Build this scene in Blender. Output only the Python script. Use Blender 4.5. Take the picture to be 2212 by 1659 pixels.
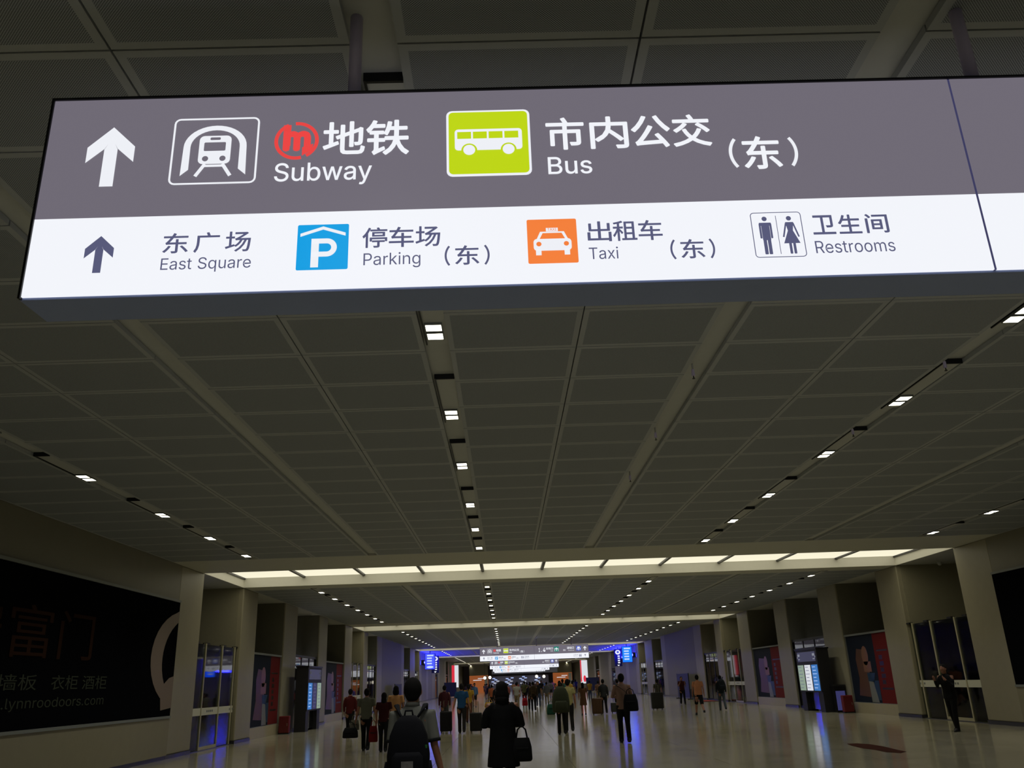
import bpy, bmesh, json, math, random
from mathutils import Vector, Matrix
random.seed(7)
D = bpy.data
C = bpy.context.scene.collection
for o in list(D.objects): D.objects.remove(o)
PI = math.pi

# ------------------------------------------------------------------ camera, world, exposure
CAM_H = 1.6
F_PX = 1820.81
PITCH, YAW, ROLL = 0.340284675, 0.0178436796, -0.0365280792
def cam_axes():
    cp, sp = math.cos(PITCH), math.sin(PITCH)
    cy, sy = math.cos(YAW), math.sin(YAW)
    cr, sr = math.cos(ROLL), math.sin(ROLL)
    Yw = Matrix(((cy, -sy, 0), (sy, cy, 0), (0, 0, 1)))
    P = Matrix(((1, 0, 0), (0, cp, sp), (0, -sp, cp)))
    B = Matrix(((1, 0, 0), (0, 0, -1), (0, 1, 0)))
    R = Matrix(((cr, -sr, 0), (sr, cr, 0), (0, 0, 1)))
    return R @ B @ P @ Yw
AX = cam_axes()
cam_data = D.cameras.new('camera'); cam = D.objects.new('camera', cam_data); C.objects.link(cam)
cam_data.sensor_width = 36.0; cam_data.lens = 36.0 * F_PX / 2212.0
cam_data.clip_start = 0.05; cam_data.clip_end = 600
r_, d_, f_ = AX[0], AX[1], AX[2]
cam.matrix_world = Matrix(((r_[0], -d_[0], -f_[0], 0), (r_[1], -d_[1], -f_[1], 0), (r_[2], -d_[2], -f_[2], CAM_H), (0, 0, 0, 1)))
bpy.context.scene.camera = cam
vs = bpy.context.scene.view_settings
vs.view_transform = 'Standard'; vs.look = 'None'; vs.gamma = 1.0; vs.use_curve_mapping = False
vs.exposure = 0.0
bpy.context.scene.cycles.max_bounces = 7; bpy.context.scene.cycles.diffuse_bounces = 3
world = D.worlds.new('world'); bpy.context.scene.world = world; world.use_nodes = True
world.node_tree.nodes['Background'].inputs[0].default_value = (0.02, 0.022, 0.03, 1)
world.node_tree.nodes['Background'].inputs[1].default_value = 0.3
LAMP_E = 6.0        # ceiling lamp lenses
SPOT_W = 130.0      # downward beam of each ceiling lamp
DIFF_E = 1.2       # coffer diffusers
SIGN_E = 1.0

# ------------------------------------------------------------------ materials
def lin(c):
    return tuple((v / 255 / 12.92) if v / 255 <= .04045 else ((v / 255 + .055) / 1.055) ** 2.4 for v in c) + (1,)
def mat(name, rgb, rough=.6, metal=0, noise=0, nscale=8, bump=0, spec=.5, alpha=None, linear=False):
    m = D.materials.new(name); m.use_nodes = True
    nt = m.node_tree; b = nt.nodes['Principled BSDF']
    col = (tuple(rgb) + (1,)) if linear else lin(rgb)
    b.inputs['Base Color'].default_value = col
    b.inputs['Roughness'].default_value = rough
    b.inputs['Metallic'].default_value = metal
    b.inputs['Specular IOR Level'].default_value = spec
    tc = nt.nodes.new('ShaderNodeTexCoord')
    n = nt.nodes.new('ShaderNodeTexNoise'); n.inputs['Scale'].default_value = nscale; n.inputs['Detail'].default_value = 4
    nt.links.new(tc.outputs['Object'], n.inputs['Vector'])
    if noise:
        r = nt.nodes.new('ShaderNodeMapRange'); r.inputs[3].default_value = 1 - noise; r.inputs[4].default_value = 1 + noise
        nt.links.new(n.outputs[0], r.inputs[0])
        mx = nt.nodes.new('ShaderNodeMix'); mx.data_type = 'RGBA'; mx.blend_type = 'MULTIPLY'; mx.inputs[0].default_value = 1
        mx.inputs[6].default_value = col
        nt.links.new(r.outputs[0], mx.inputs[7]); nt.links.new(mx.outputs[2], b.inputs['Base Color'])
    if bump:
        bp = nt.nodes.new('ShaderNodeBump'); bp.inputs['Strength'].default_value = bump; bp.inputs['Distance'].default_value = .01
        nt.links.new(n.outputs[0], bp.inputs['Height']); nt.links.new(bp.outputs[0], b.inputs['Normal'])
    return m
def emit(name, rgb, strength=1.0, dark=False):
    m = D.materials.new(name); m.use_nodes = True
    b = m.node_tree.nodes['Principled BSDF']
    b.inputs['Base Color'].default_value = (0.02, 0.02, 0.02, 1)
    b.inputs['Roughness'].default_value = .45; b.inputs['Specular IOR Level'].default_value = .2
    b.inputs['Emission Color'].default_value = lin(rgb); b.inputs['Emission Strength'].default_value = strength
    return m
M = {}
M['wall'] = mat('warm_stone_wall', (122, 117, 98), .5, noise=.06, nscale=3)
M['column'] = mat('warm_stone_column', (147, 141, 118), .45, noise=.07, nscale=4)
M['wall_low'] = mat('pale_stone_plinth', (170, 160, 130), .4, noise=.06, nscale=5)
M['wall_mid'] = mat('stone_dado', (136, 130, 106), .5, noise=.06, nscale=4)
M['skirting'] = mat('dark_steel_skirting', (70, 70, 78), .3, metal=.4)
M['void'] = mat('black_recess_paint', (114, 111, 96), .8, noise=.1)
M['vest'] = mat('vestibule_wall', (140, 135, 112), .6, noise=.06)
M['rim'] = mat('coffer_rim_paint', (226, 224, 212), .6, noise=.03)
M['ceil'] = mat('ceiling_plaster', (196, 196, 186), .6, noise=.04, nscale=2)
M['ceil_frame'] = mat('ceiling_panel_border', (170, 174, 176), .5, noise=.04)
M['channel'] = mat('ceiling_channel_paint', (186, 188, 184), .5, noise=.04)
M['black'] = mat('black_metal', (22, 23, 26), .4, metal=.3)
M['blackp'] = mat('black_plastic', (26, 26, 28), .5)
M['navy'] = mat('navy_panel', (24, 30, 62), .5)
M['steel'] = mat('brushed_steel', (150, 148, 132), .35, metal=.8)
M['post'] = mat('pale_door_post', (190, 184, 150), .4, metal=.3)
M['rod'] = mat('lavender_lit_white', (215, 205, 238), .4)  # lavender light on the sign rods is put into this colour
M['red'] = mat('red_enamel', (112, 18, 18), .5)
M['glass'] = mat('dark_glass', (30, 34, 38), .04, spec=.7)
M['band'] = mat('frosted_band', (205, 205, 190), .5)
M['casing'] = mat('casing_with_blue_bloom', (140, 156, 205), .4)  # blue bloom of the lit faces is put into this colour
M['ledge'] = mat('grey_ledge', (120, 124, 120), .5)
M['red_mark'] = mat('dark_red_floor_mark', (62, 30, 22), .9, noise=.5, nscale=2, spec=.05)

def glass_mat():
    m = D.materials.new('clear_glass'); m.use_nodes = True
    nt = m.node_tree; nt.nodes.clear()
    out = nt.nodes.new('ShaderNodeOutputMaterial'); mx = nt.nodes.new('ShaderNodeMixShader')
    tr = nt.nodes.new('ShaderNodeBsdfTransparent'); tr.inputs[0].default_value = (.62, .68, .66, 1)
    gl = nt.nodes.new('ShaderNodeBsdfGlossy'); gl.inputs['Roughness'].default_value = .03
    fr = nt.nodes.new('ShaderNodeFresnel'); fr.inputs[0].default_value = 1.5
    nt.links.new(fr.outputs[0], mx.inputs[0]); nt.links.new(tr.outputs[0], mx.inputs[1]); nt.links.new(gl.outputs[0], mx.inputs[2])
    nt.links.new(mx.outputs[0], out.inputs[0])
    return m
M['clear'] = glass_mat()

def floor_mat():
    m = D.materials.new('polished_floor_stone'); m.use_nodes = True
    nt = m.node_tree; b = nt.nodes['Principled BSDF']
    tc = nt.nodes.new('ShaderNodeTexCoord')
    n = nt.nodes.new('ShaderNodeTexNoise'); n.inputs['Scale'].default_value = .9; n.inputs['Detail'].default_value = 6
    nt.links.new(tc.outputs['Object'], n.inputs['Vector'])
    cr = nt.nodes.new('ShaderNodeValToRGB')
    cr.color_ramp.elements[0].position = .3; cr.color_ramp.elements[0].color = lin((150, 145, 122))
    cr.color_ramp.elements[1].position = .75; cr.color_ramp.elements[1].color = lin((176, 169, 144))
    nt.links.new(n.outputs[0], cr.inputs[0]); nt.links.new(cr.outputs[0], b.inputs['Base Color'])
    n2 = nt.nodes.new('ShaderNodeTexNoise'); n2.inputs['Scale'].default_value = 1.6
    nt.links.new(tc.outputs['Object'], n2.inputs['Vector'])
    mr = nt.nodes.new('ShaderNodeMapRange'); mr.inputs[3].default_value = .09; mr.inputs[4].default_value = .17
    nt.links.new(n2.outputs[0], mr.inputs[0]); nt.links.new(mr.outputs[0], b.inputs['Roughness'])
    n3 = nt.nodes.new('ShaderNodeTexNoise'); n3.inputs['Scale'].default_value = 2.2
    nt.links.new(tc.outputs['Object'], n3.inputs['Vector'])
    bp = nt.nodes.new('ShaderNodeBump'); bp.inputs['Strength'].default_value = .05; bp.inputs['Distance'].default_value = .01
    nt.links.new(n3.outputs[0], bp.inputs['Height']); nt.links.new(bp.outputs[0], b.inputs['Normal'])
    b.inputs['Specular IOR Level'].default_value = .5
    return m
M['floor'] = floor_mat()

def perf_mat():
    m = D.materials.new('perforated_panel_metal'); m.use_nodes = True
    nt = m.node_tree; b = nt.nodes['Principled BSDF']
    tc = nt.nodes.new('ShaderNodeTexCoord')
    mp = nt.nodes.new('ShaderNodeMapping'); mp.inputs['Rotation'].default_value = (0, 0, PI / 4)
    s = 1 / .011
    mp.inputs['Scale'].default_value = (s, s, s)
    nt.links.new(tc.outputs['Object'], mp.inputs['Vector'])
    sep = nt.nodes.new('ShaderNodeSeparateXYZ'); nt.links.new(mp.outputs[0], sep.inputs[0])
    ds = []
    for k in (0, 1):
        fr = nt.nodes.new('ShaderNodeMath'); fr.operation = 'FRACT'; nt.links.new(sep.outputs[k], fr.inputs[0])
        sb = nt.nodes.new('ShaderNodeMath'); sb.operation = 'SUBTRACT'; sb.inputs[1].default_value = .5; nt.links.new(fr.outputs[0], sb.inputs[0])
        pw = nt.nodes.new('ShaderNodeMath'); pw.operation = 'MULTIPLY'; nt.links.new(sb.outputs[0], pw.inputs[0]); nt.links.new(sb.outputs[0], pw.inputs[1])
        ds.append(pw)
    ad = nt.nodes.new('ShaderNodeMath'); ad.operation = 'ADD'; nt.links.new(ds[0].outputs[0], ad.inputs[0]); nt.links.new(ds[1].outputs[0], ad.inputs[1])
    lt = nt.nodes.new('ShaderNodeMath'); lt.operation = 'LESS_THAN'; lt.inputs[1].default_value = .34 ** 2; nt.links.new(ad.outputs[0], lt.inputs[0])
    mx = nt.nodes.new('ShaderNodeMix'); mx.data_type = 'RGBA'
    mx.inputs[6].default_value = lin((164, 170, 176)); mx.inputs[7].default_value = lin((60, 62, 64))
    nt.links.new(lt.outputs[0], mx.inputs[0]); nt.links.new(mx.outputs[2], b.inputs['Base Color'])
    b.inputs['Roughness'].default_value = .6
    return m
M['perf'] = perf_mat()

# emissive things
E_ = {}
E_['grey'] = emit('sign_grey_face', (111, 106, 117), SIGN_E)
E_['white'] = emit('sign_white_face', (243, 245, 251), 1.0)
E_['ink'] = emit('sign_ink', (88, 90, 122), 1)
E_['line'] = emit('sign_joint', (60, 60, 95), 1)
E_['letter'] = emit('sign_white_lettering', (238, 240, 246), 1)
E_['redm'] = emit('sign_red', (232, 70, 68), 1)
E_['lime'] = emit('sign_lime', (190, 214, 22), 1)
E_['blue'] = emit('sign_blue', (12, 158, 226), 1)
E_['orange'] = emit('sign_orange', (244, 128, 60), 1)
E_['green'] = emit('sign_green', (16, 130, 110), 1)
E_['indigo'] = emit('sign_indigo', (70, 90, 190), 1)
E_['lamp'] = emit('lamp_lens', (255, 250, 226), LAMP_E)
E_['diff'] = emit('diffuser_panel', (228, 222, 196), DIFF_E)
E_['led'] = emit('blue_led', (40, 50, 255), 3.5)
E_['ledw'] = emit('led_white_text', (190, 210, 255), 1.1)
E_['ledc'] = emit('cyan_led', (12, 80, 255), 3.0)
E_['lit'] = emit('lit_white_panel', (225, 228, 235), .9)
E_['litb'] = emit('lit_blue_panel', (90, 170, 225), .8)
E_['litr'] = emit('lit_red_panel', (225, 50, 70), .9)
E_['litg'] = emit('pale_green_screen', (150, 170, 150), .8)
E_['litd'] = emit('dim_screen_header', (58, 58, 78), 1)
E_['hdr'] = emit('header_text', (128, 130, 140), 1)
E_['scrb'] = emit('blue_screen', (60, 120, 190), .9)
E_['scrp'] = emit('dim_violet_screen', (52, 50, 84), 1)
E_['globe'] = emit('globe_lamp', (255, 246, 224), 2)
E_['lav'] = emit('lavender_lit_panel', (66, 66, 120), .6)

# ------------------------------------------------------------------ mesh helpers
class MB:
    def __init__(s): s.v = []; s.f = []; s.m = []; s.k = 0
    def poly(s, pts, k=None):
        n = len(s.v); s.v += [tuple(p) for p in pts]; s.f.append(tuple(range(n, n + len(pts)))); s.m.append(s.k if k is None else k); return s
    def box(s, x0, x1, y0, y1, z0, z1, k=None):
        n = len(s.v)
        s.v += [(x0, y0, z0), (x1, y0, z0), (x1, y1, z0), (x0, y1, z0), (x0, y0, z1), (x1, y0, z1), (x1, y1, z1), (x0, y1, z1)]
        for q in ((0, 3, 2, 1), (4, 5, 6, 7), (0, 1, 5, 4), (1, 2, 6, 5), (2, 3, 7, 6), (3, 0, 4, 7)):
            s.f.append(tuple(n + i for i in q)); s.m.append(s.k if k is None else k)
        return s
    def rings(s, rings, cap=True, k=None):
        n = len(s.v); c = len(rings[0])
        for r in rings: s.v += [tuple(p) for p in r]
        kk = s.k if k is None else k
        for i in range(len(rings) - 1):
            for j in range(c):
                a = n + i * c + j; b = n + i * c + (j + 1) % c
                s.f.append((a, b, b + c, a + c)); s.m.append(kk)
        if cap:
            s.f.append(tuple(n + j for j in reversed(range(c)))); s.m.append(kk)
            s.f.append(tuple(n + (len(rings) - 1) * c + j for j in range(c))); s.m.append(kk)
        return s
    def tube(s, pts, rad, n=8, k=None):
        pts = [Vector(p) for p in pts]; out = []
        up0 = None
        for i, p in enumerate(pts):
            t = (pts[min(i + 1, len(pts) - 1)] - pts[max(i - 1, 0)]).normalized()
            ref = Vector((0, 1, 0)) if abs(t.y) < .9 else Vector((1, 0, 0))
            a = t.cross(ref).normalized(); b = a.cross(t).normalized()
            if up0 is not None and a.dot(up0) < 0: a = -a; b = -b
            up0 = a
            r = rad[i] if isinstance(rad, (list, tuple)) else rad
            ra, rb = (r if isinstance(r, tuple) else (r, r))
            out.append([p + a * (ra * math.cos(2 * PI * j / n)) + b * (rb * math.sin(2 * PI * j / n)) for j in range(n)])
        return s.rings(out, k=k)
    def ell(s, c, r, n=10, m=7, k=None):
        rs = []
        for i in range(m + 1):
            a = -PI / 2 + PI * (i + .02) / (m + .04)
            rs.append([(c[0] + r[0] * math.cos(a) * math.cos(2 * PI * j / n), c[1] + r[1] * math.cos(a) * math.sin(2 * PI * j / n), c[2] + r[2] * math.sin(a)) for j in range(n)])
        return s.rings(rs, k=k)
    def mesh(s, name):
        me = D.meshes.new(name); me.from_pydata(s.v, [], s.f)
        if any(s.m): me.polygons.foreach_set('material_index', s.m)
        me.update(); return me
    def build(s, name, mats, parent=None, loc=(0, 0, 0), rz=0, smooth=False):
        me = s.mesh(name)
        bm = bmesh.new(); bm.from_mesh(me); bmesh.ops.recalc_face_normals(bm, faces=bm.faces); bm.to_mesh(me); bm.free()
        for m in (mats if isinstance(mats, (list, tuple)) else [mats]): me.materials.append(m)
        if smooth: me.polygons.foreach_set('use_smooth', [True] * len(me.polygons))
        return link(name, me, parent, loc, rz)
def link(name, me, parent=None, loc=(0, 0, 0), rz=0):
    o = D.objects.new(name, me); C.objects.link(o); o.location = loc; o.rotation_euler = (0, 0, rz)
    if parent: o.parent = parent
    return o
def empty(name, loc=(0, 0, 0), rz=0, parent=None):
    return link(name, None, parent, loc, rz)
def tag(o, label, cat, group=None, kind=None):
    o['label'] = label; o['category'] = cat
    if group: o['group'] = group
    if kind: o['kind'] = kind
    return o
def struct(o, label=None):
    o['kind'] = 'structure'
    if label: o['label'] = label
    return o
def stuff(o):
    o['kind'] = 'stuff'; return o
def dup(root, loc=None, rz=None):
    def rec(o, parent):
        c = o.copy(); C.objects.link(c)
        if parent: c.parent = parent
        for ch in list(o.children): rec(ch, c)
        return c
    c = rec(root, None)
    if loc is not None: c.location = loc
    if rz is not None: c.rotation_euler = (0, 0, rz)
    return c

XL, XR, ZC = -9.1, 13.9, 5.05
Y0, Y1 = -6.0, 190.0
def proj(x, y, z):
    v = AX @ Vector((x, y, z - CAM_H))
    if v[2] <= .05: return None
    return 1106 + F_PX * v[0] / v[2], 829.5 + F_PX * v[1] / v[2]

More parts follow.
